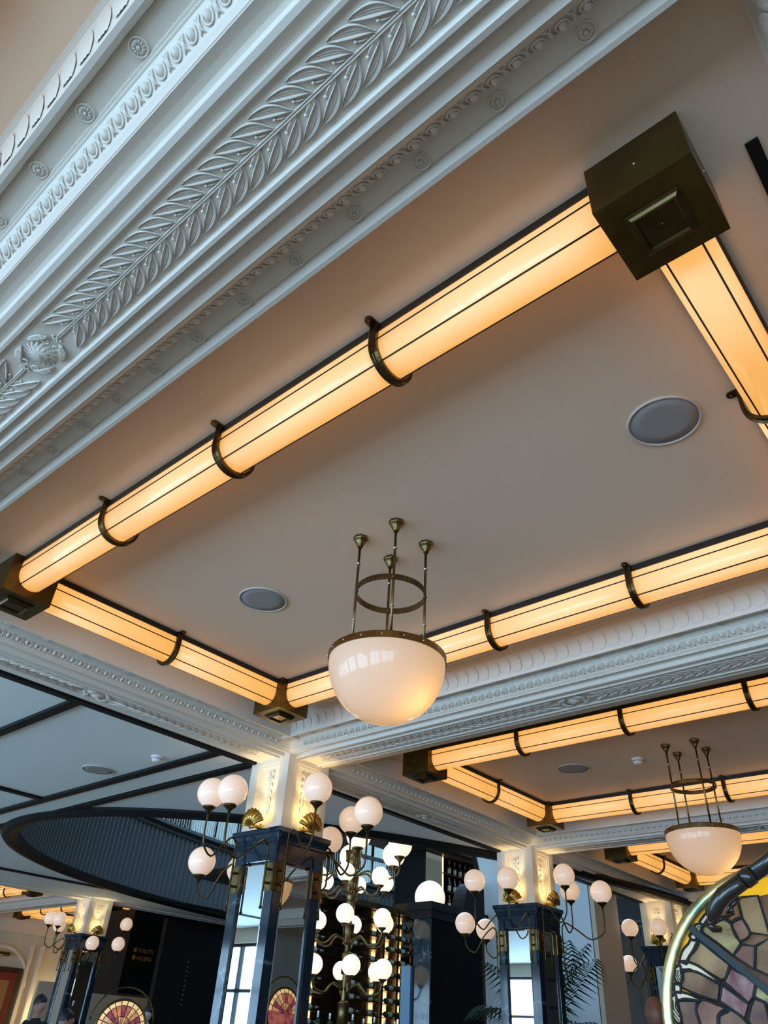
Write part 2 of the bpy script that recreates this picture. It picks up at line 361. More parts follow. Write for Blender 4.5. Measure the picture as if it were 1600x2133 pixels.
# ------------------------------------------------------------------ bowl pendants
def pendant(u, label):
    t = thing('bowl_pendant', label, 'pendant lamp', u, 'hanging bowl lamps')
    for sx in (-1, 1):
        for sy in (-1, 1):
            x, y = .057*sx, .057*sy
            MB().lathe([(.0005,-.030),(.006,-.0295),(.0075,-.024),(.0115,-.017),(.0145,-.010),(.0155,-.0095),(.0175,-.006),(.0175,-.001),(.0165,0),(.0005,0)], (x,y,0), 32, flute=.04, nf=8).build('ceiling_rose', 'brass', t)
            r = MB().tube([(x,y,-.028),(x,y,-.318)], .0032, 10).build('rod', 'brass', t)
            for z in (-.075, -.152, -.225, -.305): MB().sphere((x,y,z), .0052, 12, 8, (1,1,.75)).build('bead', 'steel' if z in (-.075,-.225) else 'brass', r)
    mb = MB().lathe([(.0800,-.159),(.0825,-.159),(.0825,-.145),(.0800,-.145),(.0800,-.159)], n=56, smooth=False)
    ring = mb.build('ring_band', 'brass', t)
    for k in range(48):
        a = 2*PI*k/48; c, s_ = math.cos(a), math.sin(a); q = MB()
        q.box((-.0008,-.0006,-.0045), (.0008,.0006,.0045)); q.build('notch', 'rail', ring, xf=Matrix.Translation((.0828*c, .0828*s_, -.152)) @ Matrix.Rotation(a+PI/2, 4, 'Z'))
    zb = -.324
    MB().lathe([(.060,-.312),(.129,-.310),(.1305,-.312),(.1305,-.326),(.127,-.326),(.060,-.318),(.060,-.312)], n=56, smooth=False).build('rim', 'brass', t)
    for k in range(18):
        a = 2*PI*(k+.3)/18; MB().sphere((.1308*math.cos(a), .1308*math.sin(a), -.319), .0026, 8, 6).build('rivet', 'steel', t)
    prof = [(.1285*math.cos(a)**.92 if a < PI/2-.001 else .0004, zb-.133*math.sin(a)) for a in [PI/2*k/20 for k in range(21)]]
    MB().lathe(prof, n=48).build('glass_bowl', 'bowl', t)
    for q in ((.045,.030),(-.040,-.030)):
        MB().sphere((q[0], q[1], -.372), .014, 12, 8, (1,1,1.3)).build('bulb', mat('bowl_bulb', (1,.9,.8), .4, emit=(1.0,.62,.28), estr=4), t)
    l = bpy.data.lights.new('bowl_light', 'POINT'); l.energy = 1.05; l.color = (1.0, .64, .30); l.shadow_soft_size = .05
    lo = bpy.data.objects.new('bowl_light', l); COL.objects.link(lo); lo.parent = t; lo.location = Vector((.055,.012,-.398))*S
    return t
pen = pendant((-.985, 1.106, 1.0), 'near hanging opal bowl lamp on four brass rods, centre of picture')
copy_thing(pen, (-.985, 1.106+P_Y, 1.0), 'smaller farther hanging opal bowl lamp at right on four rods')
copy_thing(pen, (-.985, 1.106-P_Y, 1.0), 'hanging opal bowl lamp behind the viewer, seen in the column mirror')

# ------------------------------------------------------------------ speakers, detectors, slot
def speaker(u, r, label):
    t = thing('ceiling_speaker', label, 'speaker', u, 'round ceiling speakers')
    MB().lathe([(r*.93,-.0005),(r*.945,-.004),(r*.985,-.004),(r,-.0015),(r,0)], n=48).build('rim', M['spk_rim'], t)
    MB().lathe([(.0004,-.0022),(r*.6,-.0024),(r*.945,-.0018),(r*.945,0)], n=48).build('grille', 'grille', t)
speaker((-.296, 1.100, 1.0), .069, 'large round grey speaker at right inside the near light frame')
speaker((-1.476, 1.115, 1.0), .069, 'round grey speaker left of the near hanging bowl lamp')
speaker((-1.484, 2.910, 1.0), .069, 'round speaker inside the second light frame')
speaker((-3.055, 1.590, ZA), .070, 'round speaker on the pale blue ceiling at left')
def detector(u, label):
    t = thing('smoke_detector', label, 'smoke detector', u, 'smoke detectors')
    MB().lathe([(.024,0),(.024,-.006),(.021,-.008),(.0195,-.008)], n=28).build('base', 'white', t)
    MB().lathe([(.0195,-.006),(.0195,-.014),(.016,-.020),(.008,-.0225),(.0004,-.0225)], n=28).build('head', 'white', t)
    MB().lathe([(.0198,-.0095),(.0199,-.0115)], n=28).build('vent_slot', 'black', t)
detector((-1.203, 2.930, 1.0), 'white smoke detector inside the second light frame')
detector((-2.667, 1.622, ZA), 'white smoke detector on the pale blue ceiling')
tag(MB().box((-.0085, 0, -.004), (.0085, .5, .0)).build('air_slot', 'black', u0=(.0165, .657, 1.0)), 'black linear air slot on the ceiling at right edge', 'air slot')

# ------------------------------------------------------------------ plaster ornament (pieces of the cornice)
def leaf_mesh(nu=13, full=True):
    # axis bends away from the stem; local x along the stem (towards the flower), y away from the stem, -z is proud
    P0, P1, P2 = Vector((0,.0025,0)), Vector((.017,.0175,0)), Vector((.050,.0305,0))
    vs = [-1.0,-.93,-.82,-.62,-.45,-.33,-.22,-.10,0,.10,.22,.33,.45,.62,.82,.93,1.0] if full else [-1,-.85,-.5,0,.5,.85,1]
    hs = [0,.0036,.0044,.0022,.0014,.0013,.0026,.0014,.0013,.0028,.0014,.0013,.0026,.0016,.0044,.0036,0] if full else [0,.0040,.0014,.0026,.0014,.0040,0]
    rows = []
    for i in range(nu):
        t = i/(nu-1)
        p = P0*(1-t)**2 + P1*2*t*(1-t) + P2*t*t
        d = ((P1-P0)*(1-t)+(P2-P1)*t).normalized(); n = Vector((-d.y, d.x, 0))
        w = .0013 + .0064*max(0.0, math.sin(PI*max(0.0, min(1, (t-.10)/.92))))**1.05
        if t > .93: w *= (1-t)/.07*.8+.25
        bend = .0028*math.sin(PI*t)
        k = 1.0 if .1 < t < .9 else .7
        rows.append([p + n*(v*w+bend) + Vector((0,0,-(h*k+.0002))) for v, h in zip(vs, hs)])
    return MB().grid(rows)
def berry_mesh(): 
    mb = MB().tube([(-.004,.0028,-.0012),(.003,.0055,-.002),(.0085,.0088,-.002)], [.0011,.0011,.0010], 6)
    return mb.sphere((.0098,.0095,-.002), .0024, 8, 6)
def egg_mesh(full=True):
    # local x along the run, y up the slope (0 = middle), -z proud
    mb = MB(); n, k = (12, 6) if full else (8, 4)
    rows = [[(.0052*math.sin(PI/2*i/k)*math.cos(2*PI*j/n), .0080*math.sin(PI/2*i/k)*math.sin(2*PI*j/n)+.0005, -.0068*math.cos(PI/2*i/k)) for j in range(n)] for i in range(k+1)]
    mb.grid(rows, closed_v=True)
    m_ = 12 if full else 8
    arc = [(.0078*math.cos(a), .0005-.0108*math.sin(a), -.0015) for a in [-.55+(PI+1.1)*q/m_ for q in range(m_+1)]]
    return mb.tube(arc, .0014 if full else .0016, 6 if full else 4)
def dart_mesh():
    mb = MB()
    mb.tube([(0,.011,-.001),(0,-.004,-.0035),(0,-.0105,-.001)], [.0006,.0013,.0004], 6)
    for s_ in (-1, 1): mb.tube([(s_*.0042,.010,-.001),(s_*.0016,.002,-.003),(s_*.0010,-.006,-.002),(s_*.0036,-.0112,-.001)], [.0012,.0011,.0008,.0010], 6)
    return mb.sphere((0,-.0065,-.002), .0013, 6, 4)
def rosette_mesh():
    mb = MB().lathe([(.0125,0),(.0125,-.0022),(.0112,-.0036),(.0098,-.0022),(.0094,-.0008)], n=28)
    n = 48; rows = []
    for r, z, fl in ((.0094,-.0010,.0),(.0078,-.0028,.0012),(.0055,-.0036,.0014),(.0036,-.0024,.0008),(.0030,-.0022,0)):
        rows.append([(r*math.cos(2*PI*k/n), r*math.sin(2*PI*k/n), z-fl*math.cos(12*2*PI*k/n)) for k in range(n)])
    mb.grid(rows, closed_v=True)
    return mb.sphere((0,0,-.0026), .0028, 10, 6)
def waterleaf_mesh():
    # tongue leaf on the cove, local x along the run, y up the cove, -z proud
    rows = []
    for i in range(9):
        t = i/8; w = .0185*math.sin(PI*(.12+.80*t))**.6
        rows.append([(v*w, -.022+.046*t, -(.0004+.0011*abs(math.cos(v*PI*1.5))*(1-.3*t))) for v in [-1+.2*q for q in range(11)]])
    return MB().grid(rows)
def flower_mesh():
    mb = MB()
    for ring, (n, r0, r1, zz) in enumerate(((16,.005,.026,-.004),(11,.003,.017,-.007))):
        for k in range(n):
            a = 2*PI*k/n; rows = []
            for i in range(6):
                t = i/5; rad = r0+(r1-r0)*t; tw = a+.55*t*t
                w = (.35+.65*math.sin(PI*min(.95, t*.9+.08)))*r1*PI/n*1.15
                c, s_ = math.cos(tw), math.sin(tw)
                rows.append([(rad*c-v*w*s_, rad*s_+v*w*c, zz+.004*t*t-.0022*(1-abs(v))-.001*v) for v in (-1,-.4,.2,1)])
            mb.grid(rows)
    for k in range(7):
        a = 2*PI*k/7; mb.sphere((.0028*math.cos(a), .0028*math.sin(a), -.010), .0013, 6, 4)
    return mb.sphere((0,0,-.0105), .0016, 6, 4)
def scroll_mesh():
    # acanthus scroll: a volute and a ribbed leaf sweeping outwards
    mb = MB()
    sp = [(.036+(.0085-.0011*a)*math.cos(a+.6), .008+(.0085-.0011*a)*math.sin(a+.6), -.003-.0006*a) for a in [6.0*q/22 for q in range(23)]]
    mb.tube(list(reversed(sp)), [.0010+.0014*q/22 for q in range(23)], 6)
    for j in range(5):
        o = .0022*(j-2)
        mb.tube([(.044,.010+o*.3,-.002),(.036,.020+o,-.005),(.022,.0265+o*.8,-.004),(.010+.002*j,.032-abs(o)*.5,-.0015)], [.0012,.0022,.0019,.0008], 6)
    for j in range(4): mb.sphere((.049+.003*(j % 2), .002+.003*(j-1.5), -.002), .0022, 6, 4)
    return mb
ME = {}
def memesh(name, mb):
    me = mb.mesh(name); me.materials.append(M['plaster']); return me
ME['leaf'] = memesh('leaf', leaf_mesh()); ME['leaf_low'] = memesh('leaf_low', leaf_mesh(8, False))
ME['berry'] = memesh('berry', berry_mesh()); ME['egg'] = memesh('egg', egg_mesh()); ME['egg_low'] = memesh('egg_low', egg_mesh(False))
ME['dart'] = memesh('dart', dart_mesh()); ME['rosette'] = memesh('rosette', rosette_mesh()); ME['waterleaf'] = memesh('waterleaf', waterleaf_mesh())
ME['flower'] = memesh('flower', flower_mesh()); ME['scroll'] = memesh('scroll', scroll_mesh())
def orient(o, X, Y, Z, u, sc=1.0):
    mt = Matrix((Vector(X), Vector(Y), Vector(Z))).transposed().to_4x4(); mt.translation = Vector(u)*S
    o.matrix_local = mt
def piece(name, me, par, X, Y, Z, u):
    o = bpy.data.objects.new(name, ME[me]); COL.objects.link(o); o.parent = par; orient(o, X, Y, Z, u)
    return o
def ornament(tr, axis, c, a, b, mid, sides=(-1, 1), full=True, leaf_on=True, mg=420, ros_phase=None, wl=True):
    E = Vector((1,0,0)) if axis == 0 else Vector((0,1,0))      # along the run
    D = Vector((0,1,0)) if axis == 0 else Vector((1,0,0))      # across
    Zv = Vector((0,0,1))
    def pos(t, d, z): return E*t + D*(c+d) + Zv*z
    if leaf_on:
        for sg in (-1, 1):                                     # runs on both sides of the flower
            k = 0
            while True:
                t = mid + sg*(.078+.033*k); k += 1
                if t < a or t > b: break
                u = pos(t+sg*.03, 0, .8905)
                if not seen(u, mg): continue
                for s_ in (-1, 1):
                    piece('leaf', 'leaf' if full else 'leaf_low', tr, E*(-sg), D*s_, Zv, pos(t+sg*.034, s_*.0005, .8905))
                    if full: piece('berry', 'berry', tr, E*(-sg), D*s_, Zv, pos(t+sg*.019, s_*.0005, .8905))
        for sg in (-1, 1):
            t1 = max(a, min(b, mid+sg*3))
            st = MB()
            for q in (-.0016, .0016): st.tube([tuple(pos(mid+sg*.055, q, .8892)), tuple(pos(t1, q, .8892))], .0016, 6)
            st.build('stem', 'plaster', tr)
        if seen(pos(mid, 0, .89), 60):
            piece('flower', 'flower', tr, E, D, Zv, pos(mid, 0, .8905))
            for sx in (-1, 1):
                for sy in (-1, 1): piece('scroll_leaf', 'scroll', tr, E*sx, D*sy, Zv, pos(mid, 0, .8905))
    for sd in sides:
        # egg and dart on the sloping ovolo
        Y = (D*sd*.707 + Zv*.707); Zp = (Zv*.707 - D*sd*.707)
        k = int((a-mid)/.0298)-1
        while True:
            t = mid + .0298*k; k += 1
            if t > b: break
            if t < a: continue
            u = pos(t, sd*.128, .916)
            if not seen(u, mg): continue
            piece('egg', 'egg' if full else 'egg_low', tr, E, Y, Zp, u)
            if full: piece('dart', 'dart', tr, E, Y, Zp, pos(t+.0149, sd*.128, .916))
        # rosettes on the flat
        k = -40
        while k < 40:
            t = (ros_phase[0 if sd < 0 else 1] + .1185*k) if ros_phase else (mid + math.copysign(.1635+.1203*(abs(k)-1), k) if k else mid); k += 1
            if t < a or t > b: continue
            if seen(pos(t, sd*.159, .935), mg): piece('rosette', 'rosette', tr, E, D, Zv, pos(t, sd*.159, .935))
        # tongue leaves on the outer cove
        if wl:
            Y = (D*sd*.30 + Zv*.954); Zp = (Zv*.30 - D*sd*.954)
            k = int((a-mid)/.0395)-1
            while True:
                t = mid + .0395*k; k += 1
                if t > b: break
                if t < a: continue
                u = pos(t, sd*.1985, .957) - Zp*.0012
                if seen(u, mg): piece('tongue_leaf', 'waterleaf', tr, E, Y, Zp, u)
ornament(trims['near'], 0, YB[1], XL+.2, XR-.17, -.993, ros_phase=(-.495, -.084))
ornament(trims['far'], 0, YB[2], XL+.2, XR-.17, -.993)
ornament(trims['left'], 1, XL, .3, 1.80, 1.106, sides=(1,), wl=False)
ornament(trims['left'], 1, XL, 2.2, 3.6, 1.106+P_Y, sides=(1,), full=False, wl=False)
ornament(trims['far2'], 0, YB[3], XL+.2, XR-.17, -.993, full=False, sides=(-1,), wl=False)
ornament(trims['right'], 1, XR, .42, 1.80, 1.106, sides=(-1,))

# ------------------------------------------------------------------ columns
def shell_mesh():
    # scallop: ribbed fan, hinge at origin, opening upwards, bulging to -y
    n, k = 44, 9; rows = []
    for i in range(k+1):
        r = i/k; row = []
        for j in range(n+1):
            a = -1.25+2.5*j/n; rib = math.cos(22*a*1.0)
            R_ = (.052+.0025*rib)*(1-.10*abs(a)/1.25)*(.08+.92*r)
            row.append((R_*math.sin(a), -.020*math.sin(PI*min(1, r*.92+.04))-.0012*rib*r, R_*math.cos(a)))
        rows.append(row)
    mb = MB().grid(rows)
    mb.grid([[(p[0], p[1]+.0025, p[2]) for p in r] for r in rows])
    mb.tube([(-.010,-.006,.003),(.010,-.006,.003)], .005, 8)
    mb.tube([(0,0,.004),(0,.022,-.004),(0,.034,-.004)], .004, 8)
    return mb
SHELL = shell_mesh().mesh('scallop_shell'); SHELL.materials.append(M['gold'])
CUP = [(.0008,-.030),(.004,-.029),(.0055,-.022),(.012,-.014),(.0225,-.006),(.0245,-.001),(.0235,.001),(.020,.0)]
def globe_part(t, u, r=.0537, mt='globe', cup='bronze'):
    # glass globe with an open neck sitting in a cup; u = globe centre
    g = MB().sphere(u, r, 28, 18, a1=PI-.42).build('glass_globe', mt, t)
    k = r/.0537
    MB().lathe([(q*k, z*k) for q, z in CUP], (u[0], u[1], u[2]-r*math.cos(.42)), 24).build('cup', cup, g)
    return g
def bez(pts, n=14):
    # smooth curve through points (Catmull-Rom)
    P = [Vector(p) for p in pts]; P = [P[0]*2-P[1]]+P+[P[-1]*2-P[-2]]; out = []
    for i in range(1, len(P)-2):
        for j in range(n):
            t = j/n; a, b, c, d = P[i-1], P[i], P[i+1], P[i+2]
            out.append(.5*((2*b)+(c-a)*t+(2*a-5*b+4*c-d)*t*t+(3*b-a-3*c+d)*t**3))
    out.append(P[-2]); return out
def corner_lamp(cu, corner, arms, label, group):
    # cu: column axis (x, y); corner (sx, sy); arms: list of (dir, length, globe z)
    HB = .115; sx, sy = corner
    t = thing('column_lamp', label, 'wall lamp', (cu[0]+sx*HB, cu[1]+sy*HB, .46), group)
    for ax in (0, 1):
        mb = MB()
        if ax == 0: mb.box((min(0,-sx*.046), sy*.000, -.045), (max(0,-sx*.046), sy*.006, .045))
        else: mb.box((0, min(0,-sy*.046), -.045), (sx*.006, max(0,-sy*.046), .045))
        mb.build('bracket_plate', 'brass', t)
    for (dx, dy), ln, gz in arms:
        z = gz-.46
        # foot of the arm lies on the face, set in from the corner
        fx, fy = (-sx*.022, sy*.004) if dx == 0 else (sx*.004, -sy*.022)
        def Q(l, zz): return (fx+dx*l, fy+dy*l, zz)
        lo = z < .15
        zs = -.10 if not lo else -.13
        arch = (z-.135) if not lo else (z-.03)
        dip = arch-.075 if not lo else arch-.105
        pts = [Q(.022, zs), Q(.022, arch-.035), Q(.030, arch-.006), Q(.050, arch+.002), Q(.050+(ln-.05)*.30, arch-.035), Q(.050+(ln-.05)*.62, dip), Q(ln-.012, dip+.022), Q(ln, dip+.060 if not lo else z-.075), Q(ln, z-.070)]
        a_ = MB().tube(bez(pts, 8), .0036, 8).build('arm', 'bronze', t)
        MB().sphere(Q(.022, zs), .0062, 10, 8).build('ball_end', 'bronze', a_)
        for zz in (-.022, .022): MB().tube([Q(-.002, zz), Q(.024, zz)], .0048, 8).build('collar', 'bronze', a_)
        globe_part(t, Q(ln, z))
    return t
WARM = (1.0, 0.70, 0.24)
def column(cu, label, faces, white='plaster'):
    cx, cy = cu
    t = thing('column', label, 'column', (cx, cy, FL), 'square mirrored marble columns')
    Z = -FL                                              # parts are measured from the floor
    h = .11
    mb = MB()
    # white upper shaft: core, corner stiles, panel mouldings
    mb.box((-.094,-.094,Z+.639), (.094,.094,Z+.873))
    for sx in (-1,1):
        for sy in (-1,1): mb.box((min(sx*h,sx*.062), min(sy*h,sy*.062), Z+.640), (max(sx*h,sx*.062), max(sy*h,sy*.062), Z+.872))
    mb.box((-h,-h,Z+.60), (h,h,Z+.640)); mb.box((-h,-h,Z+.872), (h,h,Z+.93))
    mb.build('upper_shaft', white, t)
    for f_ in range(4):
        rot = Matrix.Rotation(f_*PI/2, 4, 'Z')
        fr = MB()
        for (x0,x1,z0,z1,y) in ((-.066,-.055,.640,.872,-.104),(.055,.066,.640,.872,-.104),(-.055,.055,.640,.650,-.104),(-.055,.055,.862,.872,-.104),
                                (-.055,-.047,.650,.862,-.0985),(.047,.055,.650,.862,-.0985),(-.047,.047,.650,.657,-.0985),(-.047,.047,.855,.862,-.0985)):
            fr.box((x0, y, Z+z0), (x1, -.093, Z+z1))
        fr.build('panel_moulding', white, t, xf=rot)
        for k in range(6):                               # husk drop on the panel
            zz = Z+.845-.026*k; hk = MB(); s_ = 1-.05*k
            for q in (-1, 1):
                hk.grid([[(q*(.002+.017*s_*math.sin(PI*i/6)**.8*w_), -.095-.005*math.sin(PI*i/6)*(1-abs(w_-.5)), zz-.030*i/6+.010*w_) for w_ in (0,.35,.7,1)] for i in range(7)])
            hk.sphere((0,-.096,zz-.026), .0045*s_, 8, 6)
            hk.build('husk_leaf', white, t, xf=rot)
    # marble capital and shaft
    mb = MB()
    prof = [(.100,.625),(.134,.623),(.134,.608),(.130,.604),(.126,.592),(.121,.583),(.121,.577),(.117,.572),(.117,.5405),(.100,.5405)]
    mb.grid([[(sx*q, sy*q, Z+z) for sx, sy in ((1,1),(-1,1),(-1,-1),(1,-1))] for q, z in prof], closed_v=True, smooth=False)
    mb.build('capital', 'marble', t)
    mb = MB()
    for sx in (-1,1):
        for sy in (-1,1): mb.box((min(sx*.115,sx*.073), min(sy*.115,sy*.073), .1), (max(sx*.115,sx*.073), max(sy*.115,sy*.073), Z+.516))
    mb.box((-.115,-.115,Z+.516), (.115,.115,Z+.541)); mb.box((-.12,-.12,0), (.12,.12,.1))
    mb.build('marble_frame', 'marble', t)
    for f_ in range(4):
        rot = Matrix.Rotation(f_*PI/2, 4, 'Z'); x0, x1, z0, z1, b = -.073, .073, .1, Z+.516, .012
        q = MB()
        A = [(x0,-.103,z0),(x1,-.103,z0),(x1,-.103,z1),(x0,-.103,z1)]; B = [(x0+b,-.106,z0+b),(x1-b,-.106,z0+b),(x1-b,-.106,z1-b),(x0+b,-.106,z1-b)]
        q.add(A+B+[(x,-.09,z) for x, _, z in A], [(4,5,6,7),(0,1,5,4),(1,2,6,5),(2,3,7,6),(3,0,4,7),(0,8,9,1),(1,9,10,2),(2,10,11,3),(3,11,8,0),(8,11,10,9)])
        q.build('mirror_panel', 'mirror', t, xf=rot)
    fdir = {'s': (0,-1,0), 'e': (1,0,PI/2), 'n': (0,1,PI), 'w': (-1,0,-PI/2)}
    for f_ in faces:
        dx, dy, rz = fdir[f_]
        s_ = thing('shell_sconce', {'s': 'gold scallop shell sconce on the left face of ', 'e': 'gold scallop shell sconce on the right face of ', 'w': 'gold scallop shell sconce on the far side of ', 'n': 'gold scallop shell sconce behind '}[f_]+label_short[cu], 'wall lamp', (cx+dx*.145, cy+dy*.145, .640), 'gold shell sconces', rz)
        place(SHELL, 'shell', s_, (0,0,-.012), (.30,0,0), (1.3,1.3,1.3))
        MB().tube([(0,.036,-.004),(0,.004,-.004),(0,-.004,.006)], .004, 8).build('stem', 'gold', s_)
        MB().lathe([(.0004,0),(.012,0),(.012,.003),(.0004,.004)]).build('wall_plate', 'gold', s_, xf=Matrix.Translation((0,.036,-.004)) @ Matrix.Rotation(PI/2, 4, 'X'))
        MB().sphere((0,.012,.022), .008, 10, 8, (1,1,1.4)).build('bulb', mat('sconce_bulb', (1,.9,.7), .4, emit=(1.0,.72,.30), estr=6.0), s_)
        l = bpy.data.lights.new('sconce_light', 'POINT'); l.energy = .8; l.color = WARM; l.shadow_soft_size = .02
        lo = bpy.data.objects.new('sconce_light', l); COL.objects.link(lo); lo.parent = s_; lo.location = Vector((0,.010,.062))*S
        l = bpy.data.lights.new('sconce_uplight', 'SPOT'); l.energy = 4.6; l.color = (1.0,.74,.36); l.spot_size = 1.5; l.spot_blend = .8; l.shadow_soft_size = .02
        lo = bpy.data.objects.new('sconce_uplight', l); COL.objects.link(lo); lo.parent = s_; lo.location = Vector((0,.006,.070))*S; lo.rotation_euler = (PI-.12,0,0)
    return t
C1, C2, C3, C4 = (XL, 1.9955), (XL, 3.7745), (XL, 5.5535), (-6.65, 3.7745)
label_short = {C1: 'the nearest column', C2: 'the second column', C3: 'the third column', C4: 'the far left column'}
column(C1, 'nearest square column with navy marble base, tall mirrors and white top', 'se')
column(C2, 'second square column with palm fronds behind and mirror at right of centre', 'se')
column(C3, 'third square column at right, half hidden by the stained glass lamp', 'se')
column(C4, 'far left square column standing below the oval opening', 'se')
G = 'three-dimensional globe lamps on the column corners'
G = 'globe lamps clamped to the column corners'
corner_lamp(C1, (1,-1), [((0,-1),.222,.702),((1,0),.150,.745)], 'pair of opal globes on front corner of the nearest column', G)
corner_lamp(C1, (-1,-1), [((0,-1),.175,.730),((-1,0),.235,.550)], 'pair of opal globes on left corner of the nearest column', G)
corner_lamp(C1, (1,1), [((1,0),.238,.693),((0,1),.165,.735)], 'pair of opal globes on right corner of the nearest column', G)
corner_lamp(C1, (-1,1), [((0,1),.235,.690),((-1,0),.220,.550)], 'half hidden globe pair behind the nearest column', G)
for c_, nm in ((C2, 'the second column'), (C3, 'the third column')):
    corner_lamp(c_, (1,-1), [((0,-1),.212,.705),((1,0),.160,.745)], 'pair of opal globes on front corner of '+nm, G)
    corner_lamp(c_, (-1,-1), [((0,-1),.235,.703),((-1,0),.222,.552)], 'pair of opal globes on left corner of '+nm, G)
    corner_lamp(c_, (1,1), [((1,0),.262,.690),((0,1),.185,.745)], 'pair of opal globes on right corner of '+nm, G)
    corner_lamp(c_, (-1,1), [((0,1),.220,.690),((-1,0),.215,.545)], 'pair of opal globes on rear corner of '+nm, G)
corner_lamp(C4, (1,-1), [((0,-1),.215,.702),((1,0),.16,.55)], 'pair of opal globes on front corner of the far left column', G)
corner_lamp(C4, (-1,-1), [((0,-1),.20,.72),((-1,0),.222,.70)], 'pair of opal globes on left corner of the far left column', G)
corner_lamp(C4, (1,1), [((1,0),.25,.56),((0,1),.18,.74)], 'pair of opal globes on right corner of the far left column', G)

# ------------------------------------------------------------------ oval opening, drum and gallery
def ering(prof, n=220, k0=0, k1=None, smooth=False):
    # sweep a section (offset outwards from the oval, z) round the oval
    mb = MB(); rows = []
    for i in range(n):
        t = 2*PI*i/n; c, s_ = math.cos(t), math.sin(t); nx, ny = c/EA, s_/EB; l = math.hypot(nx, ny); nx /= l; ny /= l
        x, y = ell(t); rows.append([(x+nx*o, y+ny*o, z) for o, z in prof])
    return mb.grid(rows, closed_u=True, closed_v=True, smooth=smooth)
struct(ering([(.05,ZA),(.05,ZA-.012),(.03,ZA-.030),(.0,ZA-.034),(-.05,ZA-.018),(-.055,ZA+.012),(0,ZA+.02)]).build('trim_17', 'black'))
rows = []; n = 1520; mb = MB()
for i in range(n):
    t = 2*PI*i/n; x, y = ell(t, -.016 if i % 4 < 2 else -.040); rows.append([(x, y, ZA), (x, y, 1.40)])
mb.grid(rows, closed_u=True, smooth=False); struct(mb.build('wall_drum', 'navy'))
struct(ering([(0,1.40),(-.05,1.405),(-.06,1.42),(-.03,1.425),(-.03,1.44),(-.08,1.45),(-.08,1.475),(.15,1.475),(.15,1.40)]).build('trim_18', 'navy'))
# gallery balustrade: each loop is a piece
bal = thing('balustrade', 'dark oval balustrade of narrow metal loops above the navy drum', 'railing', (ECX, ECY, 1.475))
def arc_rail(z0, z1, w, name):
    prof = [(-w,z0),(w,z0),(w,z1),(-w,z1)]
    m_ = ering(prof, 160); m_.v = [Vector((v.x-ECX, v.y-ECY, v.z-1.475)) for v in m_.v]; return m_.build(name, 'navy', bal)
arc_rail(1.745, 1.775, .03, 'top_rail')
lp = MB()
H_ = .245
pth = [(-.017,0,.27),(-.017,0,.04)] + [(.017*math.cos(a),0,.04+.017*math.sin(a)) for a in [PI+PI*k/6 for k in range(1,6)]] + [(.017,0,.04),(.017,0,.27)]
lp.tube(pth, .0065, 4); LOOP = lp.mesh('loop'); M['pewter'] = mat('pewter', (0.72, 0.75, 0.71), 0.4); LOOP.materials.append(M['pewter'])
ang = []; t = PI*.70
NL = 0
while t < 2*PI*.98 + PI*.35 and NL < 295:
    x, y = ell(t); dx, dy = -EA*math.sin(t), EB*math.cos(t); sp = math.hypot(dx, dy)
    p = proj((x, y, 1.6))
    if -300 < p[0] < 1300 and 1400 < p[1] < 2000:
        place(LOOP, 'baluster_loop', bal, (x-ECX, y-ECY, 0), (0,0,math.atan2(dy, dx))); NL += 1
    t += .068/sp
# upper storey shell
U0, U1 = 2.45, 2.5
sk = MB()
for a, b in (((-7.6,-.2),(-1.2,3.1)),((-7.6,8.1),(-1.2,11.5)),((-7.6,3.1),(-5.6,8.1)),((-2.8,3.1),(-1.2,8.1))): sk.box((*a, U0), (*b, U1))
struct(sk.build('ceiling', 'ceil'))
skw = struct(MB().box((-5.6, 3.1, U0+.02), (-2.8, 8.1, U0+.024)).build('window_30', 'pane'))  # glazing made up to go with the added roof light
for k in range(1, 5): MB().box((-5.6, 3.1+k-.02, U0), (-2.8, 3.1+k+.02, U0+.05)).build('window_bar', 'black', skw)
MB().box((-4.22, 3.1, U0), (-4.18, 8.1, U0+.05)).build('window_bar', 'black', skw)
struct(MB().box((-7.7, -.3, 1.0), (-7.6, 11.5, U1)).build('wall_upper_left', 'navy'))
struct(MB().box((-7.6, 11.4, 1.0), (-1.2, 11.5, U1)).build('wall_upper_far', 'navy'))
struct(MB().box((-1.3, -.3, 1.06), (-1.2, 11.5, U1)).build('wall_upper_right', 'cream'))
struct(MB().box((-7.6, -.3, 1.06), (-1.3, -.2, U1)).build('wall_upper_back', 'cream'))
struct(MB().box((-6.65, YFAR, FL), (-2.3, YFAR+.1, 1.0)).build('wall_far', 'wood'))
# tall bright gallery windows behind the balustrade
for i, yy in enumerate((4.2, 5.6, 7.0, 8.4)):
    w = struct(MB().box((-7.6, yy-.32, 1.55), (-7.57, yy+.32, 2.3)).build('window_%d' % (20+i), mat('gallery_daylight', (.6,.8,.9), .5, emit=(.45,.80,1.0), estr=.55)))
    MB().box((-7.57, yy-.02, 1.55), (-7.55, yy+.02, 2.3)).build('window_bar', 'black', w)

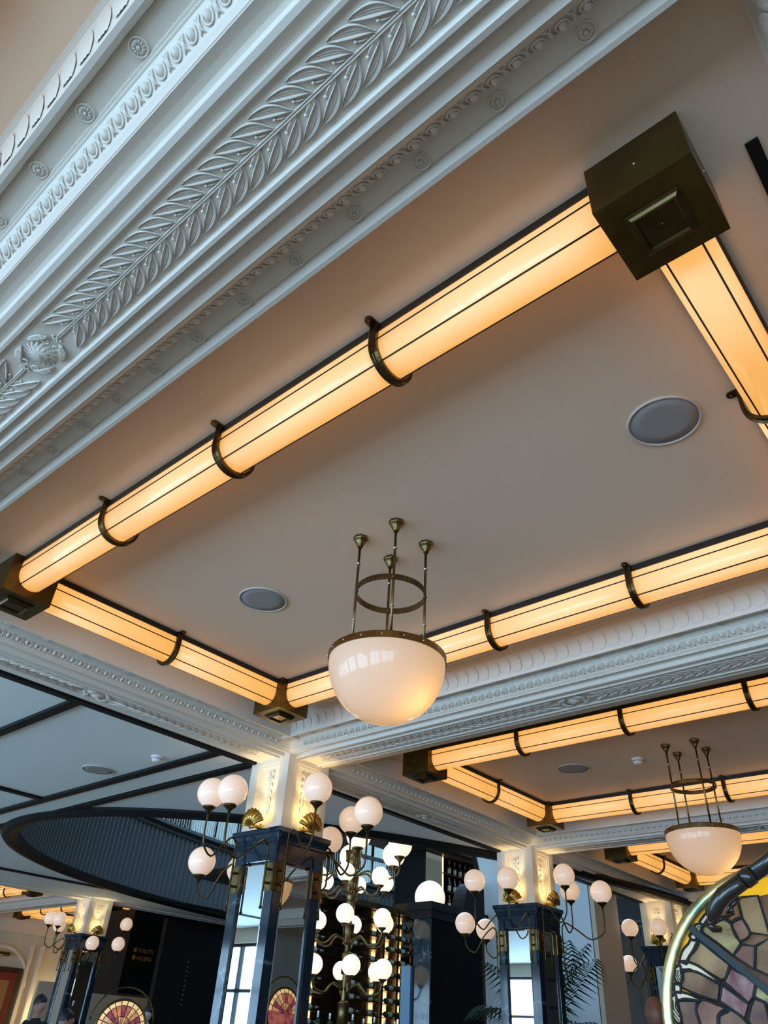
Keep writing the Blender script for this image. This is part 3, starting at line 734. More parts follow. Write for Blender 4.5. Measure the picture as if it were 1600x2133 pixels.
# ------------------------------------------------------------------ globe tree (standing chandelier in the atrium)
def tree():
    cx, cy = -3.70, 3.92
    t = thing('globe_chandelier', 'tall brass lamp tree with tiers of white globes behind the nearest column', 'chandelier', (cx, cy, FL))
    Z = -FL
    MB().lathe([(.10,0),(.10,.05),(.05,.10),(.03,.20),(.022,.45),(.03,.48),(.022,.5),(.020,Z+.05)], n=20).build('base', 'brass', t)
    MB().lathe([(.018,0),(.018,1.12)], (0,0,Z+.0), 16).build('pole', 'brass', t)
    for z, r in ((.14,.036),(.40,.030),(.56,.036),(.75,.034),(.84,.045),(1.0,.055)):
        MB().lathe([(.018,-.06),(r,-.055),(r*.92,0),(r,.05),(r*1.1,.055),(.018,.065)], (0,0,Z+z), 18).build('collar', 'brass', t)
    for tier, (zt, rad, gr, n, ph, az) in enumerate(((1.085,.34,.080,6,.30,.90),(.885,.24,.057,6,.05,.80),(.645,.26,.057,6,.12,.52),(.375,.25,.057,6,.35,.26))):
        for k in range(n):
            a = ph+2*PI*k/n; c, s_ = math.cos(a), math.sin(a)
            def Q(l, z): return (l*c, l*s_, Z+z)
            am = MB().tube(bez([Q(.02,az), Q(rad*.35,az+.03), Q(rad*.6,az-.02), Q(rad*.9,az-.01), Q(rad,az+.04), Q(rad,zt-gr*1.35)], 6), .0065, 6).build('arm', 'brass', t)
            globe_part(t, Q(rad, zt), gr, 'globe_white', 'brass')
tree()
def single_globe(u, r, label):
    t = thing('globe_lamp', label, 'lamp', u)
    g = globe_part(t, (0,0,0), r, 'globe_white', 'brass')
    MB().tube([(0,0,-r*1.1),(0,0,-r*1.1-.12)], .012, 10).build('stem', 'brass', t)
# ------------------------------------------------------------------ bar pier, canopy and wine wall
PX, PY = -3.17, 4.10
pier = thing('bar_pier', 'black and navy marble pier of the bar with a projecting cap', 'pier', (PX, PY, FL))
Z = -FL
M['veined'] = marble('veined_marble', (0.008,0.020,0.030), (0.42,0.55,0.55), 5.5)
MB().box((-.135,0,0), (-.004,.02,Z+.655)).build('marble_face', 'veined', pier)
MB().box((-.13,.018,0), (0,.56,Z+.655)).build('body', mat('pier_black', (.003,.003,.0035), .6, spec=.12), pier)
MB().box((-.150,-.014,Z+.655), (.014,.58,Z+.700)).build('cap_moulding', 'black', pier)
MB().box((-.165,-.03,Z+.700), (.03,.60,Z+.745)).build('cap', 'black', pier)
q = MB(); pts = [(.36,Z+.745),(.60,Z+.745),(.60,Z+.90),(.55,Z+.93),(.50,Z+.93)]+[(.50-.14*math.sin(a), Z+.93-.185*(1-math.cos(a))) for a in [PI/2*k/8 for k in range(1,8)]]
q.prism(pts, 0, -.10, 0.0); q.build('scroll_end', 'black', pier)
MB().box((-.21,-.02,0), (-.137,.012,Z+.40)).build('blue_panel', mat('blue_panel', (.16,.32,.50), .4), pier)
single_globe((-3.45, 4.45, .835), .105, 'white globe peeping over the top of the dark bar pier')
# wine rack facing +x
WX, WY0, WY1, WZ0, WZ1 = -5.40, 5.25, 6.78, .10, 1.06
rack = thing('wine_rack', 'tall brass wine rack wall with glowing strips behind the globe chandelier', 'wine rack', (WX, (WY0+WY1)/2, WZ0))
def RK(y, z, x=0): return (x, y-(WY0+WY1)/2, z-WZ0)
MB().box(RK(WY0, FL, -.30), RK(WY1, WZ1, -.26)).build('back_panel', 'wood', rack)
M['strip'] = mat('lit_strip', (1,.8,.5), .5, emit=(1.0,.62,.22), estr=2.2)
for yy in (5.52, 6.36, 6.56, 6.76): MB().box(RK(yy-.022, WZ0, -.25), RK(yy+.022, WZ1, -.235)).build('light_strip', 'strip', rack)
for yy in (5.27, 5.75, 6.02, 6.25, 6.47, 6.67): MB().box(RK(yy-.006, WZ0, -.02), RK(yy+.006, WZ1, 0)).build('upright', 'brass', rack)
NZ = 9
for k in range(NZ+1):
    zz = WZ0+(WZ1-WZ0)*k/NZ; MB().box(RK(WY0, zz-.004, -.22), RK(WY1, zz+.001, 0)).build('shelf', 'brass', rack)
def bottle_mesh():
    return MB().lathe([(.0004,0),(.019,0),(.020,.004),(.020,.085),(.017,.098),(.008,.112),(.0072,.148),(.0082,.149),(.0082,.156),(.0004,.156)], n=14)
M['bottle'] = mat('bottle_glass', (0.02, 0.05, 0.03), 0.08, coat=.8); M['bottle2'] = mat('bottle_glass_amber', (0.07, 0.03, 0.012), 0.08, coat=.8)
M['foil'] = mat('foil', (.85,.84,.78), .25, .3); M['label'] = mat('paper_label', (.75,.70,.58), .6)
BOT = bottle_mesh().mesh('bottle'); BOT.materials.append(M['bottle'])
FOIL = MB().lathe([(.0088,.118),(.0088,.157),(.0004,.158)], n=12).mesh('foil'); FOIL.materials.append(M['foil'])
LAB = MB().lathe([(.0204,.022),(.0204,.072)], n=14).mesh('label_band'); LAB.materials.append(M['label'])
def bottle(u, rot, label, group):
    t = thing('wine_bottle', label, 'bottle', u, group); t.rotation_euler = rot
    for me, nm in ((BOT,'glass'),(FOIL,'foil'),(LAB,'paper_label')):
        o = bpy.data.objects.new(nm, me); COL.objects.link(o); o.parent = t
    return t
cols_ = [('first', 5.35, 1), ('second', 5.88, 1), ('third', 6.14, 1), ('fourth', 6.38, -1), ('fifth', 6.60, 1)]
rows_n = ['bottom','second lowest','third lowest','fourth lowest','fifth','fourth highest','third highest','second highest','top']
for cn, yy, sg in cols_:
    for k in range(NZ):
        zz = WZ0+(WZ1-WZ0)*k/NZ+.0255
        bottle((WX-.05, yy-.085*sg, zz), (-PI/2*sg, 0, 0), 'dark wine bottle lying on the %s shelf, %s stack from the left' % (rows_n[k], cn), 'bottles lying in the wine rack').scale = (1.2,)*3
# bar shelf with standing bottles at the foot of the rack
bar = thing('back_bar', 'dark back bar shelf below the wine rack', 'bar shelf', (-5.0, 5.0, FL))
MB().box((-.2,-.9,0), (.1,1.9,-FL+.01)).build('body', 'wood', bar); MB().box((-.22,-.92,-FL+.01), (.12,1.92,-FL+.03)).build('top', 'black', bar)
names = ['leftmost','second','third','fourth','fifth','sixth','seventh','eighth','ninth','tenth','eleventh','rightmost']
for k in range(12): 
    b_ = bottle((-4.93, 4.40+.135*k, .03), (0,0,0), 'standing spirit bottle on the back bar, %s from the left' % names[k], 'bottles standing on the back bar')
    b_.scale = (1, 1, .85+.3*random.random())
struct(MB().box((-5.72, 4.1, 1.062), (-5.30, 6.8, 1.11)).build('trim_19', 'wood'))
# upper bottle cabinet on the gallery level
for _ in (): pass
cab = thing('bottle_cabinet', 'dark glazed bottle cabinet with lit shelves above the bar pier', 'cabinet', (-4.55, 6.2, 1.05))
MB().box((-.35,-.42,0), (-.33,.50,.50)).build('back_panel', 'black', cab)
MB().box((-.35,-.44,.44), (.04,.55,.475)).build('cornice', 'wood', cab); MB().box((-.35,-.50,.475), (.08,.60,.515)).build('cornice_top', 'wood', cab)
MB().box((-.35,-.44,-.03), (.02,.55,.0)).build('bottom_board', 'wood', cab)
MB().box((-.33,-.42,0), (0,-.40,.45)).build('side_panel', 'black', cab); MB().box((-.33,.50,0), (0,.52,.45)).build('side_panel', 'black', cab)
MB().box((-.06,-.14,0), (-.05,-.06,.44)).build('light_strip', 'strip', cab)
MB().box((-.005,-.40,.01), (0,-.15,.44)).build('mirror_door', 'mirror', cab)
for z in (.15, .30): MB().box((-.33,-.40,z-.006), (-.02,.50,z)).build('shelf', 'brass', cab)
for s_, z in ((0,'bottom'),(.15,'middle'),(.30,'upper')):
    for k in range(5): bottle((-4.62, 6.26+.088*k, 1.0515+s_), (0,0,0), 'champagne bottle on the %s cabinet shelf, %s from the left' % (z, ['first','second','third','fourth','fifth'][k]), 'bottles in the lit cabinet').scale = (.85,)*3
# pale blue stair wall behind the second column
YB_ = 4.80
def at_y(px, py, Y):
    d = right*((px-800)/1510.8)+down*((py-1066.5)/1510.8)+fwd; return d*(Y/d.y)
poly = [(-3.245,FL),(-2.43,FL),(-2.43,1.30),(-3.10,1.30),(-3.30,1.16),(-3.245,.93)]
struct(MB().prism(poly, 1, YB_, YB_+.04).build('wall_stair', 'bluewall'))
struct(MB().box((-2.435, YB_, FL), (-2.40, YB_+.33, 1.3)).build('wall_stair_side', 'cream'))
struct(MB().prism([(-3.335,1.16),(-3.30,1.16),(-3.245,.93),(-3.28,.93)], 1, YB_-.01, YB_+.05).build('trim_20', 'black'))
# dark panelled back wall with rails
for i, z in enumerate((.15,.38,.62,.84)): struct(MB().box((-2.4, YFAR-.03, z), (XR, YFAR, z+.025)).build('trim_%d' % (21+i), 'black'))

# ------------------------------------------------------------------ far left: panelled wall, picture, black panel, sign
struct(MB().box((XFL, YW, .80), (XFL+.05, YFAR, 1.0)).build('trim_30', 'plaster'))
for i, (y0, y1) in enumerate(((3.95,4.02),(4.60,4.64),(4.72,4.76))): struct(MB().box((XFL, y0, FL), (XFL+.03, y1, .70)).build('trim_%d' % (31+i), 'plaster'))
arch = MB(); arch.tube([(XFL+.01, 4.28+.36*math.cos(a), .30+.36*math.sin(a)) for a in [PI*k/20 for k in range(21)]], .02, 6); struct(arch.build('trim_34', 'plaster'))
pic = thing('framed_picture', 'abstract cream and red painting in a dark frame on the cream wall', 'picture', (XFL+.02, 4.15, -.05))
MB().box((0,-.45,-.55), (.02,.42,.52)).build('frame', 'wood', pic)
pcs = [((.62,.12,.05),-.40,.36,-.48,.46)]
MB().box((.02,-.40,-.50), (.024,.37,.47)).build('canvas', mat('canvas_red', (.16,.02,.015), .6), pic)
for (c_, pts) in (((.80,.68,.50),[(-.3,.1),(0,.46),(.12,.40),(-.05,.0)]),((.30,.16,.06),[(.02,.05),(.30,.12),(.30,.40),(.10,.40)]),((.75,.62,.42),[(-.38,-.2),(.1,-.15),(.22,-.05),(.0,.10),(-.3,.05)]),((.02,.02,.06),[(.08,-.30),(.3,-.28),(.28,-.08),(.12,.0)]),((.36,.20,.08),[(-.38,-.48),(.1,-.46),(.02,-.28),(-.3,-.24)])):
    MB().prism([(a, b) for a, b in pts], 0, .024, .027).build('paint_patch', mat('paint', c_, .6), pic)
pl = thing('picture_light', 'brass picture light over the painting at far left', 'lamp', (XFL, 4.10, .56))
MB().tube([(.0,0,0),(.08,0,.06),(.12,0,.03)], .008, 8).build('arm', 'brass', pl); MB().tube([(.13,-.22,.02),(.13,.22,.02)], .022, 10).build('shade', 'brass', pl)
l = bpy.data.lights.new('picture_lamp', 'AREA'); l.shape = 'RECTANGLE'; l.size = .8; l.size_y = .05; l.energy = 6; l.color = (1,.72,.36)
lo = bpy.data.objects.new('picture_lamp', l); COL.objects.link(lo); lo.parent = pl; lo.location = Vector((.13,0,-.01))*S; lo.rotation_euler = (0,-.5,0)
BXP = -6.30
bp = thing('black_panel', 'large plain black partition panel left of the nearest column', 'partition', (BXP, 4.32, FL))
MB().box((-.05,0,0), (0,1.1,-FL+.805)).build('board', 'black', bp)
MB().box((-.052,-.004,0), (.003,0,-FL+.81)).build('edge_strip', 'black', bp)
for k in range(10): MB().box((0,.30,-FL+.50-.035*k), (.002,.306,-FL+.506-.035*k)).build('indicator', 'white', bp)
sg = thing('sign_box', 'dark overhead box with small gold toilet and lift lettering', 'sign', (-6.9, 4.9, .35))
MB().box((-.6,-.55,-.10), (0,.6,.65)).build('box', 'black', sg)
def text(s_, u, size, mt, parent, rot):
    c = bpy.data.curves.new('lettering', 'FONT'); c.body = s_; c.size = size*S; c.extrude = .001
    o = bpy.data.objects.new('lettering', c); COL.objects.link(o)
    dg = bpy.context.evaluated_depsgraph_get(); me = bpy.data.meshes.new_from_object(o.evaluated_get(dg)); bpy.data.objects.remove(o)
    me.materials.append(M[mt]); o = bpy.data.objects.new('lettering', me); COL.objects.link(o); o.parent = parent; o.location = Vector(u)*S; o.rotation_euler = rot
    return o
M['goldtext'] = mat('gilt_lettering_glow', (.35,.18,.04), .4, emit=(1.0,.42,.06), estr=.03)  # faint glow added to the gilding, the letters are no lamp
text('TOILETS', (.003,-.43,.225), .045, 'goldtext', sg, (PI/2,0,PI/2)); text('ASCENS.', (.003,-.43,.165), .045, 'goldtext', sg, (PI/2,0,PI/2))
for z in (.225,.165): MB().box((0,-.475,z), (.003,-.445,z+.032)).build('pictogram', 'goldtext', sg)
# box lit alcove below the sign
struct(MB().box((-8.6, 4.45, FL), (-8.55, 5.6, .35)).build('wall_alcove', 'cream'))

# ------------------------------------------------------------------ stained glass shell lamps
LEAD = mat('lead_came', (.010,.012,.013), .5, spec=.3)
def glass(name, c1, c2, scale, estr, stretch=(1,1,1)):
    m_ = mat(name, c1, .45, spec=.15); n = add_noise_color(m_, c1, c2, scale, 6, .35, .68, stretch)
    nt, N, L, b = nodes(m_); src = b.inputs['Base Color'].links[0].from_socket
    L.new(src, b.inputs['Emission Color']); b.inputs['Emission Strength'].default_value = estr
    return m_
GA = glass('amber_glass', (.95,.42,.01), (.98,.52,.03), 5, .30)
GC = glass('cream_glass', (.66,.50,.34), (.74,.60,.42), 8, .10)
GB = [glass('mottled_brown_%d' % i, tuple(q*.5 for q in a), tuple(q*.6 for q in b), 16, .13, st) for i, (a, b, st) in enumerate([((.30,.17,.08),(.56,.36,.18),(1,1,1)),((.20,.10,.06),(.46,.27,.15),(1,1,1)),((.34,.07,.02),(.42,.20,.10),(1,1,1)),((.14,.075,.08),(.36,.20,.13),(1,1,1)),((.28,.09,.10),(.60,.42,.38),(3,1,1)),((.30,.15,.07),(.64,.54,.26),(1,3,1)),((.28,.12,.09),(.44,.24,.17),(1,1,1))])]
def inset(poly, d):
    # shrink a polygon a little towards its centroid-free edges
    n = len(poly); ar = sum(poly[i][0]*poly[(i+1) % n][1]-poly[(i+1) % n][0]*poly[i][1] for i in range(n)); sg = 1 if ar > 0 else -1; out = []
    for i in range(n):
        p0, p1, p2 = Vector(poly[i-1]), Vector(poly[i]), Vector(poly[(i+1) % n])
        a = (p1-p0); b = (p2-p1)
        if a.length < 1e-6 or b.length < 1e-6: out.append(p1); continue
        a.normalize(); b.normalize(); na, nb = Vector((-a.y, a.x))*sg, Vector((-b.y, b.x))*sg
        v = na+nb; v = v.normalized() if v.length > 1e-3 else na
        out.append(p1+v*d/max(.5, v.dot(na)))
    return out
def smooth_poly(pts, n=5, closed=True):
    P = [Vector(p) for p in pts]; N = len(P); out = []
    for i in range(N if closed else N-1):
        a, b, c, d = P[(i-1) % N], P[i], P[(i+1) % N], P[(i+2) % N]
        if not closed: a = P[max(i-1,0)]; d = P[min(i+2,N-1)]
        for j in range(n):
            t = j/n; out.append(.5*((2*b)+(c-a)*t+(2*a-5*b+4*c-d)*t*t+(3*b-a-3*c+d)*t**3))
    if not closed: out.append(P[-1])
    return out
# local frame: disc of radius 1 (rim), x right, y up, z towards the viewer; shallow dome
RAD = .125
def dome(p): r2 = p[0]**2+p[1]**2; return .16*max(0.0, 1-r2)
def disc(p, dz=0.0): return Vector((p[0]*RAD, p[1]*RAD, (dome(p)+dz)*RAD))
PXC, PYC, PXR = 1720.0, 2150.0, 310.0
def px(q): return ((q[0]-PXC)/PXR, (PYC-q[1])/PXR)
def z7(q): return (1380+q[0]/6.041, 1780+q[1]/6.041)       # coordinates read off one enlarged view
def sector(r0, r1, a0, a1, n=6): return [(r1*math.cos(math.radians(a)), r1*math.sin(math.radians(a))) for a in [a0+(a1-a0)*k/n for k in range(n+1)]]+[(r0*math.cos(math.radians(a)), r0*math.sin(math.radians(a))) for a in [a1-(a1-a0)*k/n for k in range(n+1)]]
def shell_lamp(u, rot, label, detailed, scale=1.0, name='stained_glass_lamp'):
    global GA, GB, GC
    keep = (GA, GB, GC)
    if not detailed: GC, GB = SGC, SGB
    t = thing(name, label, 'lamp', u, 'stained glass shell lamps'); t.rotation_euler = rot; t.scale = (scale,)*3
    n = 72
    # brass rim
    rows = []
    for i in range(n):
        a = 2*PI*i/n; c, s_ = math.cos(a), math.sin(a)
        rows.append([((1.0+.045*math.cos(b))*RAD*c, (1.0+.045*math.cos(b))*RAD*s_, .045*math.sin(b)*RAD) for b in [2*PI*k/10 for k in range(10)]])
    MB().grid(rows, closed_u=True, closed_v=True).build('rim', M['rim'] if detailed else M['bronze'], t)
    MB().lathe([(.0004,-.12*RAD),(.6*RAD,-.08*RAD),(.98*RAD,-.02*RAD),(.98*RAD,-.05*RAD),(.6*RAD,-.11*RAD),(.0004,-.15*RAD)], n=48).build('back_plate', 'bronze', t)
    def pane(poly, mt, dz=.0, nm='glass_pane', lead=True, thick=.012, ins=-.003):
        q = inset(poly, ins)
        cx = sum(p[0] for p in q)/len(q); cy = sum(p[1] for p in q)/len(q)
        mb = MB(); m_ = len(q)
        v = [disc(p, dz) for p in q]+[disc(p, dz-thick*3) for p in q]+[disc((cx,cy), dz)]
        mb.add(v, [(i, (i+1) % m_, 2*m_) for i in range(m_)]+[(i, i+m_, (i+1) % m_+m_, (i+1) % m_) for i in range(m_)])
        mb.build(nm, mt, t)
        if lead:
            mb = MB(); mb.tube([disc(p, dz+.004) for p in poly]+[disc(poly[0], dz+.004)], .0088*RAD, 6, caps=False); mb.build('lead_came', LEAD, t)
    def came(pts, w): MB().tube([disc(p, .006) for p in pts], w*RAD, 6).build('lead_came', LEAD, t)
    MB().lathe([(.0004,.10*RAD),(.5*RAD,.07*RAD),(.8*RAD,.03*RAD),(.97*RAD,-.03*RAD)], n=48).build('backing_glass', GB[1], t)
    if detailed:
        Z7 = lambda L_: [px(z7(q)) for q in L_]
        # amber border
        for a0, a1 in ((60,100),(100.3,121),(121.3,136.5),(139,150),(150.3,160),(160.3,175),(175.3,190),(190.3,205.7),(206,230),(231,260),(261,300),(301,340),(341,375),(376,415),(416,419)):
            pane(sector(.845, .965, a0, a1, 8), GA, -.02, 'border_pane', lead=False)
        # brown panes
        pane(Z7([(790,1180),(700,1300),(560,1440),(700,1490),(980,1670),(1050,1640),(1125,1500),(1000,1380)]), GB[0])
        pane(Z7([(490,1530),(480,1610),(420,1730),(640,1830),(880,1900),(945,1720),(760,1600),(600,1530)]), GB[1])
        pane(Z7([(1120,900),(1160,750),(1330,690),(1420,700),(1420,960),(1290,1000),(1230,960)]), GB[2])
        pane(Z7([(850,1060),(1010,900),(1160,930),(1260,1010),(1330,1260),(1200,1390),(1050,1250),(880,1110)]), GB[5])
        pane(Z7([(350,1880),(600,1890),(570,1990),(580,2130),(560,2300),(380,2240),(350,2100)]), GB[3])
        pane(Z7([(1130,1530),(1020,1690),(1250,1930),(1330,1860),(1400,1700),(1250,1600)]), GB[4])
        pane(Z7([(975,1720),(905,1900),(1160,2090),(1250,1940)]), GB[4])
        pane(Z7([(1340,1270),(1210,1400),(1420,1560),(1500,1300)]), GB[6])
        # scallop fan panes
        pane(smooth_poly(Z7([(590,2133),(580,1980),(680,1880),(840,1930),(990,2000),(860,2060),(820,2180),(700,2300),(590,2290)]), 4), GB[6])
        pane(smooth_poly(Z7([(820,2200),(850,2050),(1000,1990),(1150,2100),(1200,2250),(900,2330)]), 4), GB[3])
        pane(smooth_poly(Z7([(1290,1000),(1420,960),(1480,1150),(1340,1230),(1280,1120)]), 4), GB[6])
        pane(Z7([(1270,1960),(1200,2100),(1260,2300),(1450,2300),(1450,1930),(1340,1880)]), GB[3])
        pane(Z7([(1430,700),(1700,690),(1720,1180),(1490,1140),(1430,960)]), GB[0]); pane(Z7([(1510,1300),(1720,1210),(1800,1750),(1440,1560)]), GB[1]); pane(Z7([(1410,1700),(1700,1900),(1720,2260),(1460,1930),(1345,1860)]), GB[5])
        for a0, a1, r0, r1, g in ((0,30,.45,.78,0),(30,60,.45,.78,1),(-30,0,.45,.78,3),(-60,-30,.45,.78,5),(-90,-60,.45,.78,0),(-120,-90,.45,.78,2),(-150,-120,.45,.78,1),(-176,-150,.45,.78,3),
                              (0,60,.05,.43,6),(-60,0,.05,.43,3),(-120,-60,.05,.43,5),(-176,-120,.05,.43,6)):
            pane(sector(r0, r1, a0, a1, 5), GB[g])
        # cream ribbons and curled shells
        def ribbon(L_, w0, w1):
            c_ = smooth_poly([px(z7(q)) for q in L_], 6, closed=False); k = len(c_); l_, r_ = [], []
            for i, p in enumerate(c_):
                d = (c_[min(i+1,k-1)]-c_[max(i-1,0)]).normalized(); nn = Vector((-d.y, d.x)); w = 1.4*(w0+(w1-w0)*i/(k-1))
                l_.append(p+nn*w); r_.append(p-nn*w)
            pane(l_+list(reversed(r_)), GC, .008, 'ribbon_pane', thick=.008, ins=.003)
        ribbon([(735,1110),(745,1180),(690,1260),(600,1330),(550,1400),(525,1450)], .022, .019)
        ribbon([(395,1700),(375,1790)], .017, .017)
        ribbon([(480,1500),(560,1490),(700,1530),(840,1620),(960,1700)], .026, .004)
        ribbon([(345,1840),(430,1830),(540,1850),(640,1890)], .020, .005)
        ribbon([(880,1000),(935,950),(990,900)], .016, .016)
        ribbon([(1140,750),(1190,715),(1240,705),(1300,670)], .015, .015)
        ribbon([(300,2200),(285,2290)], .017, .017)
        def curl(L_, ribs):
            pane(smooth_poly([px(z7(q)) for q in L_], 4), GC, .006, 'curl_pane', thick=.008, ins=.002)
            for r_ in ribs: MB().tube([disc(px(z7(q)), .014) for q in r_], .0035*RAD, 5).build('painted_line', LEAD, t)
        curl([(480,1480),(400,1510),(370,1580),(375,1650),(420,1695),(470,1660),(490,1600),(470,1560)], [[(470,1560),(450,1600),(470,1640)],[(440,1530),(420,1600),(450,1670)],[(410,1530),(395,1600),(425,1685)]])
        curl([(345,1810),(270,1850),(235,1930),(240,2020),(270,2110),(330,2140),(355,2060),(340,1980),(335,1900)], [[(320,1900),(310,1970),(340,2030)],[(290,1880),(280,1980),(335,2070)],[(262,1890),(255,2010),(320,2110)]])
        curl([(1140,740),(1080,770),(1060,830),(1060,890),(1110,895),(1145,840)], [[(1090,780),(1085,830),(1115,880)],[(1120,760),(1110,800),(1130,840)]])
        curl([(1060,790),(1000,810),(978,870),(1020,900),(1070,905)], [[(1040,810),(1020,850),(1060,890)],[(1010,830),(1000,870),(1040,895)]])
        curl([(780,1010),(840,990),(880,1020),(870,1080),(820,1095),(785,1060)], [[(860,1040),(830,1020),(805,1045),(825,1075)]])
        curl([(720,1090),(690,1130),(700,1180),(745,1190),(770,1150)], [[(705,1170),(735,1175)]])
        curl([(1400,640),(1330,620),(1285,670),(1300,740),(1380,760)], [[(1320,650),(1315,700),(1350,745)]])
        # broad grey supporting bar
        c_ = [px(z7(q)) for q in [(725,1030),(800,1120),(1000,1300),(1330,1620),(1700,1980)]]
        for i in range(len(c_)-1): pass
        l_, r_ = [], []
        for i, p in enumerate(c_):
            d = (Vector(c_[min(i+1,len(c_)-1)])-Vector(c_[max(i-1,0)])).normalized(); nn = Vector((-d.y, d.x)); l_.append(Vector(p)+nn*.023); r_.append(Vector(p)-nn*.023)
        pane(l_+list(reversed(r_)), mat('grey_bar', (.040,.052,.055), .6, spec=.2), .03, 'support_bar', lead=False, thick=.02, ins=0)
    else:
        for k in range(11):
            a0, a1 = 4+16*k, 4+16*(k+1)-1
            pane(sector(.80,.96,a0,a1,3), GC, 0, 'border_pane'); pane(sector(.42,.79,a0,a1,3), GB[(k*3) % 7]); pane(sector(.10,.41,a0,a1,2), GB[(k*2+1) % 7])
        pane(sector(.02,.96,184,356,14), GB[1])
    # stand
    MB().tube(bez([(0,-1.0*RAD,-.06*RAD),(0,-1.5*RAD,-.05*RAD),(0,-2.0*RAD,0)],6), .03*RAD, 10).build('stem', 'black', t)
    GA, GB, GC = keep
    return t
SGC = glass('lit_cream_glass', (.80,.48,.20), (.90,.66,.34), 20, .75)
SGB = [glass('lit_ruby_glass_%d' % i, a, b, 20, .7) for i, (a, b) in enumerate([((.30,.03,.03),(.62,.30,.14)),((.20,.02,.06),(.45,.14,.08)),((.50,.26,.08),(.72,.45,.18)),((.16,.02,.05),(.38,.10,.10)),((.40,.08,.04),(.60,.22,.10)),((.24,.03,.05),(.50,.24,.12)),((.45,.18,.10),(.66,.40,.25))])]
M['rim'] = mat('verdigris_brass', (.55,.50,.24), .30, .9); add_noise_color(M['rim'], (.22,.30,.20), (.70,.62,.26), 14, 6, .38, .58, (1,1,1))
# the near lamp faces the viewer
lc = (right*((PXC-800)/1510.8)+down*((PYC-1066.5)/1510.8)+fwd); lc = lc*(1510.8*RAD/PXR)
fdir = -lc.normalized(); rx = right - fdir*right.dot(fdir); rx.normalize(); uy = fdir.cross(rx)
mt = Matrix((rx, uy, fdir)).transposed()
lamp = shell_lamp(tuple(lc), mt.to_euler(), 'large round stained glass lamp with brass rim at lower right corner', True)
# bent black bracket holding it
D_ = lc.dot(fwd)
def at_d(px_, py_, d): v = right*((px_-800)/1510.8)+down*((py_-1066.5)/1510.8)+fwd; return v*d
im = mt.transposed()
def loc(p): return im @ (p-lc)
d1 = D_+.02
k_ = d1/1510.8
M['black_gloss'] = mat('black_lacquer', (.012,.011,.010), .18, coat=.6)
def tubepx(pts, rpx, nm, n=14):
    return MB().tube([loc(at_d(x, y, d1+dd)) for x, y, dd in pts], [r*k_ for r in rpx], n).build(nm, 'black_gloss', lamp)
tubepx([(1700,1722,0),(1562,1824,0)], [16.5,16.5], 'bracket_tube')
tubepx([(1566,1821,0),(1548,1834,0)], [18.5,18.5], 'bracket_sleeve')
tubepx([(1552,1831,0),(1528,1849,0),(1508,1864,0),(1496,1878,0),(1489,1897,0),(1484,1918,0)], [16.5,16.5,16.5,16,14,11], 'bracket_elbow')
tubepx([(1540,1868,.01),(1522,1888,.01),(1512,1915,.01)], [6,6,5], 'bracket_rib')
tubepx([(1476,1924,0),(1500,1914,0),(1530,1903,0)], [7,5,2.5], 'bracket_clamp')
tubepx([(1475,1924,0),(1486,1934,0),(1502,1936,0)], [7,8,6], 'bracket_clamp')
MB().sphere(loc(at_d(1524,1896,d1-.005)), 5.5*k_, 10, 8).build('wing_knob', 'black_gloss', lamp)
MB().tube([loc(at_d(1660,1757,d1+.03)), loc(at_d(1760,1700,d1+.1)), loc(at_d(1900,1900,d1+.1)), loc(at_d(1900,2600,d1+.1))], 17*k_, 12).build('stand', 'black_gloss', lamp)
# small companions farther off
def face_cam(u):
    f_ = -Vector(u).normalized(); r_ = Vector((0,0,1)).cross(f_).normalized(); return Matrix((r_, f_.cross(r_), f_)).transposed().to_euler()
def hoop(t):
    MB().tube([(1.28*RAD*math.cos(a), 1.28*RAD*math.sin(a)+.02, -.10*RAD) for a in [PI*.02+PI*.96*k/24 for k in range(25)]], .03*RAD, 8).build('hoop', 'bronze', t)
q1 = tuple(at_d(250, 2143, 3.75)); l1 = shell_lamp(q1, face_cam(q1), 'small fan shaped stained glass lamp at bottom left beyond the tables', False); hoop(l1)
q2 = (-.56, 3.49, .115); l2 = shell_lamp(q2, Matrix(((0,0,-1),(-1,0,0),(0,1,0))).to_euler(), 'stained glass lamp seen only as a reflection in the nearest column', False); hoop(l2)
for q_ in (q1, q2):
    tb = thing('dining_table', 'dark table under a stained glass lamp '+('at bottom left' if q_ is q1 else 'reflected in the nearest column'), 'table', (q_[0], q_[1], FL))
    MB().box((-.35,-.35,-FL+q_[2]-2.02*RAD-.02), (.35,.35,-FL+q_[2]-2.02*RAD)).build('top', 'wood', tb)
    MB().lathe([(.18,0),(.17,.01),(.03,.03),(.03,-FL+q_[2]-2.02*RAD-.02)], n=20).build('pedestal', 'black', tb)

